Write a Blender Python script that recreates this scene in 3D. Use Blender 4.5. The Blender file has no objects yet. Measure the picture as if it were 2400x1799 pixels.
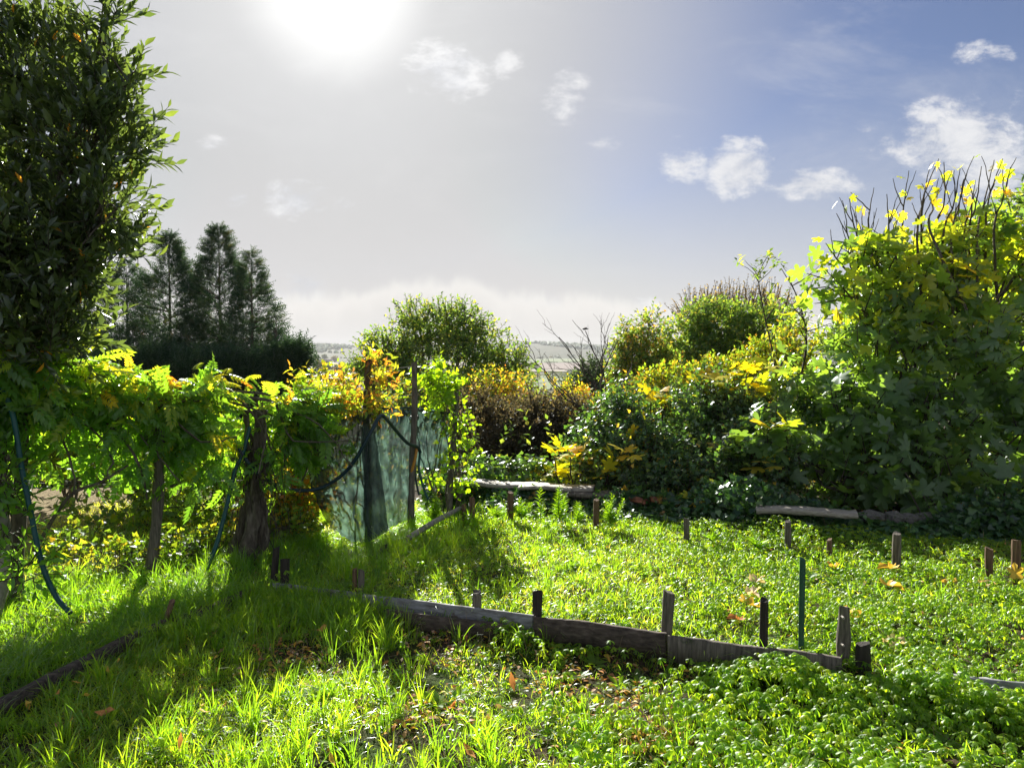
import bpy, math, random
import numpy as np
from mathutils import Vector, Matrix
rng = np.random.default_rng(7)
random.seed(7)
sc = bpy.context.scene
COL = sc.collection
R = math.radians

# ------------------------------------------------------------------ camera
F = 1733.0                      # focal length in pixels of the 2400 px wide photograph
PITCH = R(-2.3)
EYE = 1.6
cam_d = bpy.data.cameras.new('camera'); cam = bpy.data.objects.new('camera', cam_d); COL.objects.link(cam)
cam.location = (0, 0, EYE); cam.rotation_euler = (R(90) + PITCH, 0, 0)
cam_d.sensor_width = 36; cam_d.lens = 36 * F / 2400; cam_d.clip_start = .05; cam_d.clip_end = 20000
sc.camera = cam

def ray(px, py):
    v = np.array([(px - 1200) / F, 1.0, (899.5 - py) / F])
    c, s = math.cos(PITCH), math.sin(PITCH)
    return np.array([v[0], v[1] * c - v[2] * s, v[1] * s + v[2] * c])
def at(px, py, Y):
    r = ray(px, py); return np.array([0, 0, EYE]) + r * (Y / r[1])
def G(px, py, z=0.0):
    r = ray(px, py); return np.array([0, 0, EYE]) + r * ((z - EYE) / r[2])
def project(P):
    P = np.asarray(P, float) - np.array([0, 0, EYE])
    c, s = math.cos(PITCH), math.sin(PITCH)
    f = P[..., 1] * c + P[..., 2] * s; u = -P[..., 1] * s + P[..., 2] * c
    return 1200 + F * P[..., 0] / f, 899.5 - F * u / f, f

# ------------------------------------------------------------------ light
sr = ray(785, -50); sdir = Vector(sr).normalized()
SUN_EL = math.asin(sdir.z); SUN_AZ = math.atan2(sdir.x, sdir.y)
SKY = 0.05; SUN = 4.6; EXPO = 1.5
sc.view_settings.view_transform = 'Standard'; sc.view_settings.look = 'None'
sc.view_settings.exposure = EXPO; sc.view_settings.gamma = 1; sc.view_settings.use_curve_mapping = False
sun_d = bpy.data.lights.new('sun', 'SUN'); sun_d.energy = SUN; sun_d.angle = R(.5); sun_d.color = (1, .95, .85)
sun = bpy.data.objects.new('sun', sun_d); COL.objects.link(sun)
sun.rotation_euler = (-sdir).to_track_quat('-Z', 'Y').to_euler(); sun.location = (0, 0, 30)

class NT:
    """tiny node-tree writer"""
    def __init__(s, t): s.t = t; t.nodes.clear()
    def n(s, typ, **kw):
        nd = s.t.nodes.new(typ)
        for k, v in kw.items(): setattr(nd, k, v)
        return nd
    def put(s, sock, v):
        if hasattr(v, 'links') or isinstance(v, bpy.types.NodeSocket): s.t.links.new(v, sock)
        elif v is not None: sock.default_value = v
    def m(s, op, a, b=None, c=None, clamp=False):
        nd = s.n('ShaderNodeMath', operation=op, use_clamp=clamp)
        s.put(nd.inputs[0], a)
        if b is not None: s.put(nd.inputs[1], b)
        if c is not None: s.put(nd.inputs[2], c)
        return nd.outputs[0]
    def mr(s, v, a, b, c=0., d=1., smooth=True):
        nd = s.n('ShaderNodeMapRange', interpolation_type='SMOOTHSTEP' if smooth else 'LINEAR')
        for i, x in enumerate((v, a, b, c, d)): s.put(nd.inputs[i], x)
        return nd.outputs[0]
    def mix(s, f, a, b, mode='MIX'):
        nd = s.n('ShaderNodeMix', data_type='RGBA', blend_type=mode)
        col = lambda x: (*x, 1) if isinstance(x, tuple) and len(x) == 3 else x
        s.put(nd.inputs[0], f); s.put(nd.inputs[6], col(a)); s.put(nd.inputs[7], col(b)); return nd.outputs[2]
    def noise(s, vec, scale, detail=3, rough=.55, dist=0.):
        nd = s.n('ShaderNodeTexNoise')
        if vec is not None: s.put(nd.inputs['Vector'], vec)
        nd.inputs['Scale'].default_value = scale; nd.inputs['Detail'].default_value = detail
        nd.inputs['Roughness'].default_value = rough; nd.inputs['Distortion'].default_value = dist
        return nd.outputs[0]
    def ramp(s, f, stops):
        nd = s.n('ShaderNodeValToRGB'); e = nd.color_ramp.elements
        while len(e) < len(stops): e.new(.5)
        for i, (p, c) in enumerate(stops): e[i].position = p; e[i].color = (*c, 1)
        s.put(nd.inputs[0], f); return nd.outputs[0]
    def scale(s, vec, sx, sy, sz):
        nd = s.n('ShaderNodeVectorMath', operation='MULTIPLY'); s.put(nd.inputs[0], vec); nd.inputs[1].default_value = (sx, sy, sz); return nd.outputs[0]

# ------------------------------------------------------------------ sky
world = bpy.data.worlds.new('World'); sc.world = world; world.use_nodes = True
w = NT(world.node_tree)
sky = w.n('ShaderNodeTexSky', sky_type='NISHITA', sun_disc=False, sun_elevation=SUN_EL, sun_rotation=SUN_AZ, air_density=1.0, dust_density=.7, ozone_density=2.5)
tc = w.n('ShaderNodeTexCoord'); D = tc.outputs['Generated']
sep = w.n('ShaderNodeSeparateXYZ'); w.put(sep.inputs[0], D)
dt = w.n('ShaderNodeVectorMath', operation='DOT_PRODUCT'); w.put(dt.inputs[0], D); dt.inputs[1].default_value = sdir
cs = dt.outputs['Value']
ay = w.m('MAXIMUM', w.m('ABSOLUTE', sep.outputs[1]), .05)
u = w.m('DIVIDE', sep.outputs[0], ay); v = w.m('DIVIDE', sep.outputs[2], ay)
uv = w.n('ShaderNodeCombineXYZ'); w.put(uv.inputs[0], u); w.put(uv.inputs[1], v); UV = uv.outputs[0]
ang = w.m('ARCCOSINE', w.m('MINIMUM', cs, .99999))            # angle from the sun
n1 = w.noise(w.scale(UV, 1, 1.5, 1), 13, 9, .66, .3); n2 = w.noise(w.scale(UV, 1, 2.0, 1), 34, 6, .65); n3 = w.noise(w.scale(UV, .6, 1.6, 1), 2.5, 4, .55)
base = w.scale(sky.outputs[0], SKY * .58, SKY * .62, SKY * .80)
_mn = w.n('ShaderNodeVectorMath', operation='MINIMUM'); w.put(_mn.inputs[0], base); _mn.inputs[1].default_value = (.36, .37, .40); base = _mn.outputs[0]
veilc = w.mix(w.mr(sep.outputs[2], 0.0, .30), (.375, .36, .345), (.300, .302, .306))
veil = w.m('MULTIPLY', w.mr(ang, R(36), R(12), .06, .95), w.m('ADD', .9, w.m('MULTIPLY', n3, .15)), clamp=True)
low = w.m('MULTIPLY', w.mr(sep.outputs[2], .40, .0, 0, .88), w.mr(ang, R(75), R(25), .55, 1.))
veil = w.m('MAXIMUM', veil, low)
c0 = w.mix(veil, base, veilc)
# separate puffs of cumulus, by direction
puffs = [(1050,165,95,62,.9),(1185,150,42,30,.7),(1335,190,55,30,.7),(1330,250,58,36,.75),(1415,338,42,16,.6),(690,465,85,42,.75),(560,470,34,20,.6),(805,485,34,20,.6),(490,340,62,20,.6),
         (1610,380,62,42,.75),(1735,395,78,62,1.),(1910,435,105,36,.95),(2070,325,60,50,.6),(2250,330,150,80,1.05),(2350,400,120,60,1.),(2300,128,70,26,.65),(2380,235,40,30,.6),(1600,330,50,20,.45),(712,672,48,40,.75),(640,705,60,30,.7),(1290,705,80,16,.6),(1530,720,50,22,.6)]
tot = None
for (px, py, rx, ry, s_) in puffs:
    r_ = ray(px, py); u0, v0 = r_[0] / r_[1], r_[2] / r_[1]
    du = w.m('DIVIDE', w.m('SUBTRACT', u, float(u0)), rx * 1.35 / F); dv = w.m('DIVIDE', w.m('SUBTRACT', v, float(v0)), ry * 1.5 / F)
    d2 = w.m('ADD', w.m('MULTIPLY', du, du), w.m('MULTIPLY', dv, dv))
    g = w.m('MULTIPLY', w.m('SUBTRACT', 1., d2, clamp=True), s_)
    tot = g if tot is None else w.m('MAXIMUM', tot, g)
field = w.m('ADD', w.m('MULTIPLY', tot, 1.0), w.m('SUBTRACT', w.m('ADD', w.m('MULTIPLY', n1, 2.2), w.m('MULTIPLY', n2, 1.2)), 1.7))
cl = w.m('MULTIPLY', w.mr(field, .28, 1.0), w.mr(tot, .0, .25))
fill_clouds = w.m('MULTIPLY', w.mr(w.noise(D, 3.2, 6, .6), .46, .62), .95)
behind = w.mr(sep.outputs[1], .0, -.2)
cl = w.m('MAXIMUM', cl, w.m('MULTIPLY', fill_clouds, behind))  # unseen, brighter clouds behind the camera, added to lift the shade
fl = w.mr(cs, .3, -.8)
ccol = w.mix(w.mr(w.m('ADD', n1, w.m('MULTIPLY', v, .4)), .38, .75), (.30, .315, .35), (.45, .45, .455))
ccol = w.mix(fl, ccol, (.68, .68, .68))
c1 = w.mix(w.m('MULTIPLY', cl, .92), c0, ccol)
wis = w.mr(w.noise(w.scale(UV, 1, 2.6, 1), 3.2, 8, .66, .6), .48, .8)
c1 = w.mix(w.m('MULTIPLY', wis, .32), c1, (.40, .40, .405))
# bank of far cumulus along the horizon
edge = w.m('ADD', .055, w.m('MULTIPLY', w.noise(w.scale(UV, 1, .4, 1), 14, 4, .6), .085))
edge = w.m('SUBTRACT', edge, w.m('MULTIPLY', w.m('ABSOLUTE', w.m('ADD', u, .1)), .09))
dd = w.m('SUBTRACT', edge, v)
bank = w.m('MULTIPLY', w.mr(dd, -.008, .016), w.mr(dd, .075, .0, .15, .75))
bank = w.m('MULTIPLY', bank, w.mr(sep.outputs[1], 0., .3))
c2 = w.mix(w.m('MULTIPLY', bank, .75), c1, w.mix(w.mr(dd, .0, .05), (.54, .52, .49), (.50, .475, .44)))
# the glare round the sun
ang = w.m('MULTIPLY', ang, w.m('ADD', .85, w.m('MULTIPLY', n3, .3)))
gl = w.m('ADD', w.m('ADD', w.mr(ang, R(4.3), R(1.0), 0, .9), w.mr(ang, R(7.6), R(2.4), 0, .17)), w.m('MULTIPLY', w.mr(ang, R(20), R(2), 0, 1), .09))
glc = w.n('ShaderNodeVectorMath', operation='SCALE'); glc.inputs[0].default_value = (1., .98, .94); w.put(glc.inputs['Scale'], gl)
add = w.n('ShaderNodeVectorMath', operation='ADD'); w.put(add.inputs[0], c2); w.put(add.inputs[1], glc.outputs[0])
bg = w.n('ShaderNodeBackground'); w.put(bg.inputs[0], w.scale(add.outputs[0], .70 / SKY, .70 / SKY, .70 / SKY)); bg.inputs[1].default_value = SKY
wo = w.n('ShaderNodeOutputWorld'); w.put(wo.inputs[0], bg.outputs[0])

cy = sc.cycles
cy.max_bounces = 7; cy.diffuse_bounces = 5; cy.glossy_bounces = 2; cy.transmission_bounces = 4; cy.transparent_max_bounces = 12; cy.volume_bounces = 0
cy.use_denoising = True; cy.caustics_reflective = False; cy.caustics_refractive = False; cy.sample_clamp_indirect = 4

# ------------------------------------------------------------------ mesh helpers
def mesh_from(name, parts, mats, smooth=False):
    """parts: list of (V, Fc, tint scalar or array, material index)"""
    V, L, LT, T, MI = [], [], [], [], []; off = 0
    for (v_, f_, t_, mi) in parts:
        v_ = np.asarray(v_, np.float32); f_ = np.asarray(f_, np.int32)
        if len(f_) == 0: continue
        V.append(v_); L.append((f_ + off).ravel()); LT.append(np.full(len(f_), f_.shape[1], np.int32))
        T.append(np.broadcast_to(np.asarray(t_, np.float32), (len(v_),))); MI.append(np.full(len(f_), mi, np.int32)); off += len(v_)
    V = np.concatenate(V); L = np.concatenate(L); LT = np.concatenate(LT); T = np.concatenate(T); MI = np.concatenate(MI)
    me = bpy.data.meshes.new(name)
    me.vertices.add(len(V)); me.vertices.foreach_set('co', V.ravel())
    me.loops.add(len(L)); me.loops.foreach_set('vertex_index', L)
    LS = np.concatenate([[0], np.cumsum(LT)[:-1]]).astype(np.int32)
    me.polygons.add(len(LT)); me.polygons.foreach_set('loop_start', LS); me.polygons.foreach_set('loop_total', LT)
    me.polygons.foreach_set('material_index', MI)
    if smooth: me.polygons.foreach_set('use_smooth', np.ones(len(LT), bool))
    at_ = me.attributes.new('tint', 'FLOAT', 'POINT'); at_.data.foreach_set('value', np.ascontiguousarray(T))
    for m in mats: me.materials.append(m)
    me.update(calc_edges=True)
    return me
def props(o, label=None, cat=None, group=None, kind=None):
    if label: o['label'] = label
    if cat: o['category'] = cat
    if group: o['group'] = group
    if kind: o['kind'] = kind
    return o
def obj(name, parts, mats, parent=None, smooth=False, **kw):
    if not isinstance(mats, (list, tuple)): mats = [mats]
    o = bpy.data.objects.new(name, mesh_from(name, parts, mats, smooth)); COL.objects.link(o)
    if parent is not None:
        o.parent = parent; o.matrix_parent_inverse = Matrix.Translation(-parent.location)
    return props(o, **kw)
def root(name, loc, label, cat, group=None):
    o = bpy.data.objects.new(name, None); COL.objects.link(o); o.location = Vector(loc); o.empty_display_size = .1
    return props(o, label, cat, group)
def norm(a): return a / np.maximum(np.linalg.norm(a, axis=-1, keepdims=True), 1e-9)
_ph = rng.uniform(0, 6.28, 12); _dr = norm(rng.normal(size=(12, 3)))
def wob(P, f=1.0, seed=0):
    """smooth pseudo noise, about -1..1"""
    P = np.asarray(P, float) * f; s = 0
    for i in range(5):
        j = (i + seed) % 12; k = (i * 5 + seed * 3 + 1) % 12
        s = s + np.sin(P @ _dr[j] * (1 + .55 * i) + _ph[k] + seed)
    return s / 2.6
def tube(pts, rad, n=6, cap=True):
    pts = np.asarray(pts, float); m = len(pts); rad = np.broadcast_to(np.asarray(rad, float), (m,))
    t = norm(np.gradient(pts, axis=0)); ref = np.array([0, 0, 1.]) if abs(t[0][2]) < .9 else np.array([1., 0, 0])
    V = []
    x = norm(np.cross(t[0], ref))
    for i in range(m):
        x = norm(x - (x @ t[i]) * t[i]); y = np.cross(t[i], x)
        a = np.arange(n) * 2 * math.pi / n
        V.append(pts[i] + rad[i] * (np.cos(a)[:, None] * x + np.sin(a)[:, None] * y))
    V = np.concatenate(V); Fc = []
    for i in range(m - 1):
        for k in range(n):
            k2 = (k + 1) % n; Fc.append((i * n + k, i * n + k2, (i + 1) * n + k2, (i + 1) * n + k))
    Fc = np.array(Fc)
    parts = [(V, Fc)]
    if cap:
        for i, sgn in ((0, -1), (m - 1, 1)):
            c = pts[i][None]; ring = V[i * n:(i + 1) * n]
            vv = np.concatenate([c, ring]); ff = [(0, 1 + k, 1 + (k + 1) % n) if sgn > 0 else (0, 1 + (k + 1) % n, 1 + k) for k in range(n)]
            parts.append((vv, np.array(ff)))
    return parts
def spline(P, n=24):
    P = np.asarray(P, float); m = len(P)
    Q = np.concatenate([[2 * P[0] - P[1]], P, [2 * P[-1] - P[-2]]]); out = []
    per = max(2, n // (m - 1))
    for i in range(m - 1):
        p0, p1, p2, p3 = Q[i:i + 4]
        for t in np.linspace(0, 1, per, endpoint=False):
            out.append(.5 * ((2 * p1) + (-p0 + p2) * t + (2 * p0 - 5 * p1 + 4 * p2 - p3) * t * t + (-p0 + 3 * p1 - 3 * p2 + p3) * t ** 3))
    out.append(P[-1]); return np.array(out)
def limb(a, b, r0, r1, sag=.12, n=7, sides=5, seg=None):
    a = np.asarray(a, float); b = np.asarray(b, float); L = np.linalg.norm(b - a)
    mid = (a + b) / 2 + rng.normal(size=3) * L * sag * .6 + np.array([0, 0, -L * sag * .5]) * 0
    P = spline([a, mid, b], n); P[1:-1] += rng.normal(size=(len(P) - 2, 3)) * L * .012
    return tube(P, np.linspace(r0, r1, len(P)), sides, cap=False), P
def segs(A, B, r0, r1, n=3):
    """many thin straight twigs at once"""
    A = np.asarray(A); B = np.asarray(B); t = norm(B - A); ref = np.where(np.abs(t[:, 2:3]) < .9, [[0, 0, 1.]], [[1., 0, 0]])
    x = norm(np.cross(t, ref)); y = np.cross(t, x); V = []
    for (P, r) in ((A, r0), (B, r1)):
        for k in range(n):
            a = k * 2 * math.pi / n
            V.append(P + (np.cos(a) * x + np.sin(a) * y) * (r if np.isscalar(r) else r[:, None]))
    V = np.stack(V, 1); N = len(A)
    f = np.array([(k, (k + 1) % n, n + (k + 1) % n, n + k) for k in range(n)])
    return V.reshape(-1, 3), (f[None] + (np.arange(N) * 2 * n)[:, None, None]).reshape(-1, 4)

# leaf templates: base at the origin, growing along +Y, upper side +Z, length 1
def T_lance(w=.17, fold=.05, droop=.12):
    V = np.array([(0, 0, 0), (-w * .8, .28, fold), (-w, .55, fold - droop * .25), (0, 1, -droop), (w, .55, fold - droop * .25), (w * .8, .28, fold), (0, .45, -.01)])
    return V, np.array([(6, 0, 5), (6, 5, 4), (6, 4, 3), (6, 3, 2), (6, 2, 1), (6, 1, 0)])
def T_diam(w=.28, fold=.06):
    V = np.array([(0, 0, 0), (-w, .45, fold), (0, 1, -.1), (w, .45, fold)])
    return V, np.array([(0, 3, 2), (0, 2, 1)])
def T_round():
    V = [(0, .45, 0)] + [(math.sin(a) * .42, .45 - math.cos(a) * .48 if k else .05, .05 * (-1) ** k - .04) for k, a in enumerate(np.linspace(0, 2 * math.pi, 8, endpoint=False))]
    return np.array(V), np.array([(0, 1 + k, 1 + (k + 1) % 8) for k in range(8)])
def T_ivy():
    o = [(0, .08), (.3, -.02), (.5, .3), (.27, .5), (0, 1.), (-.27, .5), (-.5, .3), (-.3, -.02)]
    V = [(0, .38, -.03)] + [(x, y, .05 - .18 * y * y) for x, y in o]
    return np.array(V), np.array([(0, 1 + k, 1 + (k + 1) % 8) for k in range(8)])
def T_fig(dr=.3, wave=0.):
    r_ = [(.12, -.1), (.36, -.08), (.5, .1), (.29, .27), (.5, .42), (.57, .62), (.38, .66), (.16, .5), (.21, .8)]
    o = [(0, -.02)] + r_ + [(0, 1.04)] + [(-x, y * .97) for x, y in r_[::-1]]
    V = [(0, .3, .03)]
    for k, (x, y) in enumerate(o):
        V.append((x, y, .06 - dr * (x * x * 1.1 + (max(y, 0) ** 2) * .6) + wave * math.sin(k * 2.1)))
    n = len(o)
    V += [(-.012, -.32, -.1), (.012, -.32, -.1), (0, 0.02, .02)]                      # leaf stalk
    Fc = [(0, 1 + k, 1 + (k + 1) % n) for k in range(n)] + [(n + 1, n + 2, n + 3)]
    V = np.array(V); V[:, 1] += .32
    return V, np.array(Fc)
def T_pinnate(pairs=5, w=.2):
    Vs, Fs = [], []; off = 0; t, f = T_diam(w, .03)
    for k in range(pairs):
        y = .22 + .62 * k / (pairs - 1); l = .36 * (1 - .25 * abs(k - 1.5) / 3)
        for s in (-1, 1):
            a = s * (1.05 - .06 * k); c_, s_ = math.cos(a), math.sin(a)
            v_ = t * l; v_ = np.stack([v_[:, 0] * c_ + v_[:, 1] * s_, -v_[:, 0] * s_ + v_[:, 1] * c_, v_[:, 2] - .35 * v_[:, 1] ** 2 / l], 1)
            v_ += (0, y, -.28 * y * y); Vs.append(v_); Fs.append(f + off); off += 4
    v_ = t * .34; v_[:, 1] += .86; v_[:, 2] -= .28 * v_[:, 1] ** 2; Vs.append(v_); Fs.append(f + off); off += 4
    Vs.append(np.array([(-.008, 0, 0), (.008, 0, 0), (0, .86, -.2)])); Fs.append(np.array([(0, 1, 2)]) + off)
    return np.concatenate(Vs), np.concatenate(Fs)
def T_spray(n=9, droop=.35):
    V, Fc = [], []
    for k in range(n):
        y = k / n; s = (-1) ** k; L = .42 * (1 - .55 * y)
        i = len(V); yy = y * .9; z = -droop * yy * yy
        V += [(-.012, yy, z), (.0, yy + .09, z - .01), (s * L * .75, yy + L * .7, z - .10 + .03 * s)]; Fc.append((i, i + 1, i + 2))
    i = len(V); V += [(-.03, 0, 0), (.03, 0, 0), (0, 1.05, -droop)]; Fc.append((i, i + 1, i + 2))
    return np.array(V), np.array(Fc)

def frames(Yd, hint):
    Y = norm(Yd); Z = hint - (hint * Y).sum(-1, keepdims=True) * Y; Z = norm(Z + 1e-6); X = np.cross(Y, Z)
    return np.stack([X, Y, Z], 1)                       # rows are the axes
def place(temp, P, M, S, tint):
    V, f = temp; N = len(P)
    if N == 0: return np.zeros((0, 3)), np.zeros((0, 3), int), np.zeros(0)
    W = np.einsum('vk,nkj->nvj', V, M) * np.asarray(S).reshape(-1, 1, 1) + P[:, None]
    Fc = f[None] + (np.arange(N) * len(V))[:, None, None]
    return W.reshape(-1, 3), Fc.reshape(-1, f.shape[1]), np.repeat(np.broadcast_to(tint, (N,)), len(V))
def E(px, py, Y, rx, ry, dy=None, wgt=1.):
    return (at(px, py, Y), np.array([rx * Y / F, dy if dy else rx * Y / F * .8, ry * Y / F]), wgt)
def crown(ells, n, shell=.5, gap=None, gf=3., seed=0, zmin=None):
    wts = np.array([(e[1].prod()) ** (2 / 3) * e[2] for e in ells]); wts /= wts.sum()
    k = rng.choice(len(ells), n, p=wts); C = np.array([e[0] for e in ells])[k]; Rr = np.array([e[1] for e in ells])[k]
    d = norm(rng.normal(size=(n, 3))); r = (shell ** 3 + (1 - shell ** 3) * rng.random(n)) ** (1 / 3)
    r = r * (1 + .16 * wob(d * 2.2 + C, 1.6, seed))
    P = C + d * Rr * r[:, None]; O = norm(d / Rr)
    keep = np.ones(n, bool)
    if gap is not None: keep &= wob(P, gf, seed + 2) > gap
    if zmin is not None: keep &= P[:, 2] > zmin
    return P[keep], O[keep]
def shoots(P, O, L, K, ls, angle=.8, up=.6, rand=.5, droop=.0, hint_up=.3, tint=None, svar=.3, outw=1.0):
    """leafy twigs: returns leaves (pos, frame, size, tint) and twig ends"""
    n = len(P); d = norm(O * outw + np.array([0, 0, up]) + rng.normal(size=(n, 3)) * rand)
    Ln = L * rng.uniform(.6, 1.3, n)
    ref = norm(np.cross(d, norm(rng.normal(size=(n, 3))))); ref2 = np.cross(d, ref)
    ps, ds, hs = [], [], []
    for k in range(K):
        f = (k + .6) / K; ph = k * 2.4 + rng.uniform(-.4, .4, n); side = np.cos(ph)[:, None] * ref + np.sin(ph)[:, None] * ref2
        A = angle * (1.15 - .5 * f) + rng.normal(size=n) * .18
        ld = norm(d * np.cos(A)[:, None] + side * np.sin(A)[:, None] + np.array([0, 0, -droop]))
        ps.append(P + d * (Ln * f)[:, None]); ds.append(ld); hs.append(d + np.array([0, 0, hint_up]) + rng.normal(size=(n, 3)) * .25)
    ps = np.concatenate(ps); ds = np.concatenate(ds); hs = np.concatenate(hs)
    S = ls * rng.uniform(1 - svar, 1 + svar, len(ps)); tn = rng.random(len(ps)) if tint is None else tint(ps)
    return dict(P=ps, M=frames(ds, hs), S=S, T=np.clip(tn, 0, 1)), (P, P + d * Ln[:, None])
def drop(lv, mask): return {k: a[mask] for k, a in lv.items()}
def front_pick(lv, n, cell=34):
    """the leaves that show largest: nearest one of each little window of the view"""
    x, y, f = project(lv['P']); ok = (x > 5) & (x < 2395) & (y > 5) & (y < 1795)
    key = (x // cell).astype(int) * 1000 + (y // cell).astype(int); order = np.argsort(f - lv['S'] * 3); seen = set(); pick = []
    for i in order:
        if not ok[i] or key[i] in seen: continue
        seen.add(key[i]); pick.append(i)
        if len(pick) >= n: break
    m = np.zeros(len(lv['P']), bool); m[pick] = True; return m
def leaf_parts(parent, name, temp, lv, mat, n=290, cell=34):
    """single leaves as parts, rest returned"""
    m = front_pick(lv, n, cell); sel = drop(lv, m); bins = np.clip((sel['T'] * 6).astype(int), 0, 5)
    temps = temp if isinstance(temp, list) else [temp]
    me = [[mesh_from(name, [(tt[0], tt[1], (b + .5) / 6, 0)], [mat]) for b in range(6)] for tt in temps]
    for i in range(len(sel['P'])):
        o = bpy.data.objects.new(name, me[i % len(temps)][bins[i]]); COL.objects.link(o); o.parent = parent
        Mx = sel['M'][i].T * sel['S'][i]; A = Matrix([[*Mx[r_], sel['P'][i][r_] - parent.location[r_]] for r_ in range(3)] + [[0, 0, 0, 1]])
        o.matrix_local = A
    return drop(lv, ~m)

# ------------------------------------------------------------------ materials
def mat(name):
    m = bpy.data.materials.new(name); m.use_nodes = True; return m, NT(m.node_tree)
LB = 1.6
def leaf_mat(name, stops, tgain=2.2, tshift=(1.25, 1.1, .45), tw=.5, rough=.38, gloss=.09, spots=.0):
    m, t = mat(name)
    a = t.n('ShaderNodeAttribute', attribute_name='tint'); geo = t.n('ShaderNodeNewGeometry')
    tint = t.m('ADD', a.outputs['Fac'], t.m('MULTIPLY', t.m('SUBTRACT', t.noise(geo.outputs['Position'], 1.7, 2), .5), .35))
    c = t.ramp(tint, stops)
    c = t.mix(1., c, (LB, LB, LB), 'MULTIPLY'); c = t.mix(.25, c, t.mix(t.noise(geo.outputs['Position'], 40, 2), (.3, .3, .3), (1.5, 1.5, 1.5)), 'MULTIPLY')
    tcx = t.mix(1., c, tuple(x * tgain for x in tshift), 'MULTIPLY')
    d = t.n('ShaderNodeBsdfDiffuse'); t.put(d.inputs[0], c)
    tr = t.n('ShaderNodeBsdfTranslucent'); t.put(tr.inputs[0], tcx)
    m1 = t.n('ShaderNodeMixShader'); m1.inputs[0].default_value = tw; t.put(m1.inputs[1], d.outputs[0]); t.put(m1.inputs[2], tr.outputs[0])
    g = t.n('ShaderNodeBsdfGlossy'); g.inputs['Roughness'].default_value = rough; g.inputs[0].default_value = (.9, .95, 1, 1)
    fr = t.n('ShaderNodeFresnel'); fr.inputs[0].default_value = 1.4
    m2 = t.n('ShaderNodeMixShader'); t.put(m2.inputs[0], t.m('MULTIPLY', t.m('ADD', .35, t.m('MULTIPLY', fr.outputs[0], 2.2)), gloss, clamp=True)); t.put(m2.inputs[1], m1.outputs[0]); t.put(m2.inputs[2], g.outputs[0])
    o = t.n('ShaderNodeOutputMaterial'); t.put(o.inputs[0], m2.outputs[0]); return m
def solid_mat(name, stops, scale=(6, 6, 6), nscale=3., detail=5, rough=.85, bump=.4, bdist=.01, rough2=None, second=None):
    m, t = mat(name); tcn = t.n('ShaderNodeTexCoord'); vec = t.scale(tcn.outputs['Object'], *scale)
    n = t.noise(vec, nscale, detail, .65, .3); c = t.ramp(n, stops)
    if second:
        n2_ = t.noise(tcn.outputs['Object'], second[0], 4, .7); c = t.mix(t.mr(n2_, second[1], second[1] + .1), c, second[2])
    b = t.n('ShaderNodeBump'); b.inputs['Strength'].default_value = bump; b.inputs['Distance'].default_value = bdist; t.put(b.inputs['Height'], n)
    p = t.n('ShaderNodeBsdfPrincipled'); t.put(p.inputs['Base Color'], c); p.inputs['Roughness'].default_value = rough; t.put(p.inputs['Normal'], b.outputs[0])
    p.inputs['Specular IOR Level'].default_value = .3
    o = t.n('ShaderNodeOutputMaterial'); t.put(o.inputs[0], p.outputs[0]); return m

G1 = (.035, .085, .012); G2 = (.06, .14, .018)
M_grass = leaf_mat('grass_blade', [(0, (.05, .11, .012)), (.5, (.105, .165, .014)), (.85, (.17, .21, .02)), (1, (.25, .22, .06))], 3., (1.1, 1.12, .32), .6, .35, .06)
M_clover = leaf_mat('clover_leaf', [(0, (.06, .12, .012)), (.6, (.115, .175, .012)), (.95, (.18, .21, .018)), (1, (.33, .25, .03))], 3., (1.14, 1.12, .25), .6, .4, .05)
M_laurel = leaf_mat('laurel_leaf', [(0, (.022, .038, .016)), (.7, (.042, .066, .022)), (.965, (.07, .10, .025)), (.985, (.45, .2, .02)), (1, (.5, .22, .02))], 3.2, (1.2, 1.08, .45), .45, .3, .10)
M_fig = leaf_mat('fig_leaf', [(0, (.045, .085, .035)), (.45, (.065, .12, .03)), (.62, (.12, .17, .02)), (.85, (.25, .25, .02)), (1, (.3, .18, .03))], 3.1, (1.2, 1.08, .32), .55, .42, .10)
M_figy = leaf_mat('yellow_fig_leaf', [(0, (.26, .3, .02)), (.7, (.42, .36, .015)), (1, (.5, .3, .02))], 1.9, (1.05, 1., .3), .5, .5, .05)
M_vine = leaf_mat('vine_leaf', [(0, (.035, .09, .014)), (.55, (.07, .15, .018)), (.8, (.2, .22, .02)), (.94, (.4, .3, .03)), (1, (.4, .12, .02))], 3., (1.25, 1.08, .38), .6, .4, .07)
M_bramble = leaf_mat('bramble_leaf', [(0, (.025, .06, .02)), (.6, (.05, .1, .025)), (.9, (.12, .17, .03)), (1, (.4, .26, .04))], 2.8, (1.1, 1.1, .35), .45, .36, .11)
M_under = leaf_mat('undergrowth_leaf', [(0, (.05, .1, .02)), (.45, (.10, .16, .02)), (.75, (.21, .19, .03)), (1, (.26, .10, .03))], 2.6, (1.2, 1.08, .3), .6, .4, .06)
M_tree = leaf_mat('broad_tree_leaf', [(0, (.035, .075, .02)), (.55, (.07, .12, .025)), (.85, (.16, .17, .04)), (1, (.28, .16, .05))], 3., (1.2, 1.08, .4), .5, .45, .06)
M_brown = leaf_mat('brown_shrub_leaf', [(0, (.03, .03, .018)), (.45, (.05, .046, .026)), (.75, (.075, .058, .032)), (1, (.2, .15, .04))], 2.4, (1.1, .98, .65), .5, .5, .04)
M_conifer = leaf_mat('conifer_needle', [(0, (.012, .03, .016)), (.6, (.025, .055, .025)), (.9, (.05, .07, .03)), (1, (.1, .05, .03))], 1.8, (1.1, 1., .6), .3, .5, .04)
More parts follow.
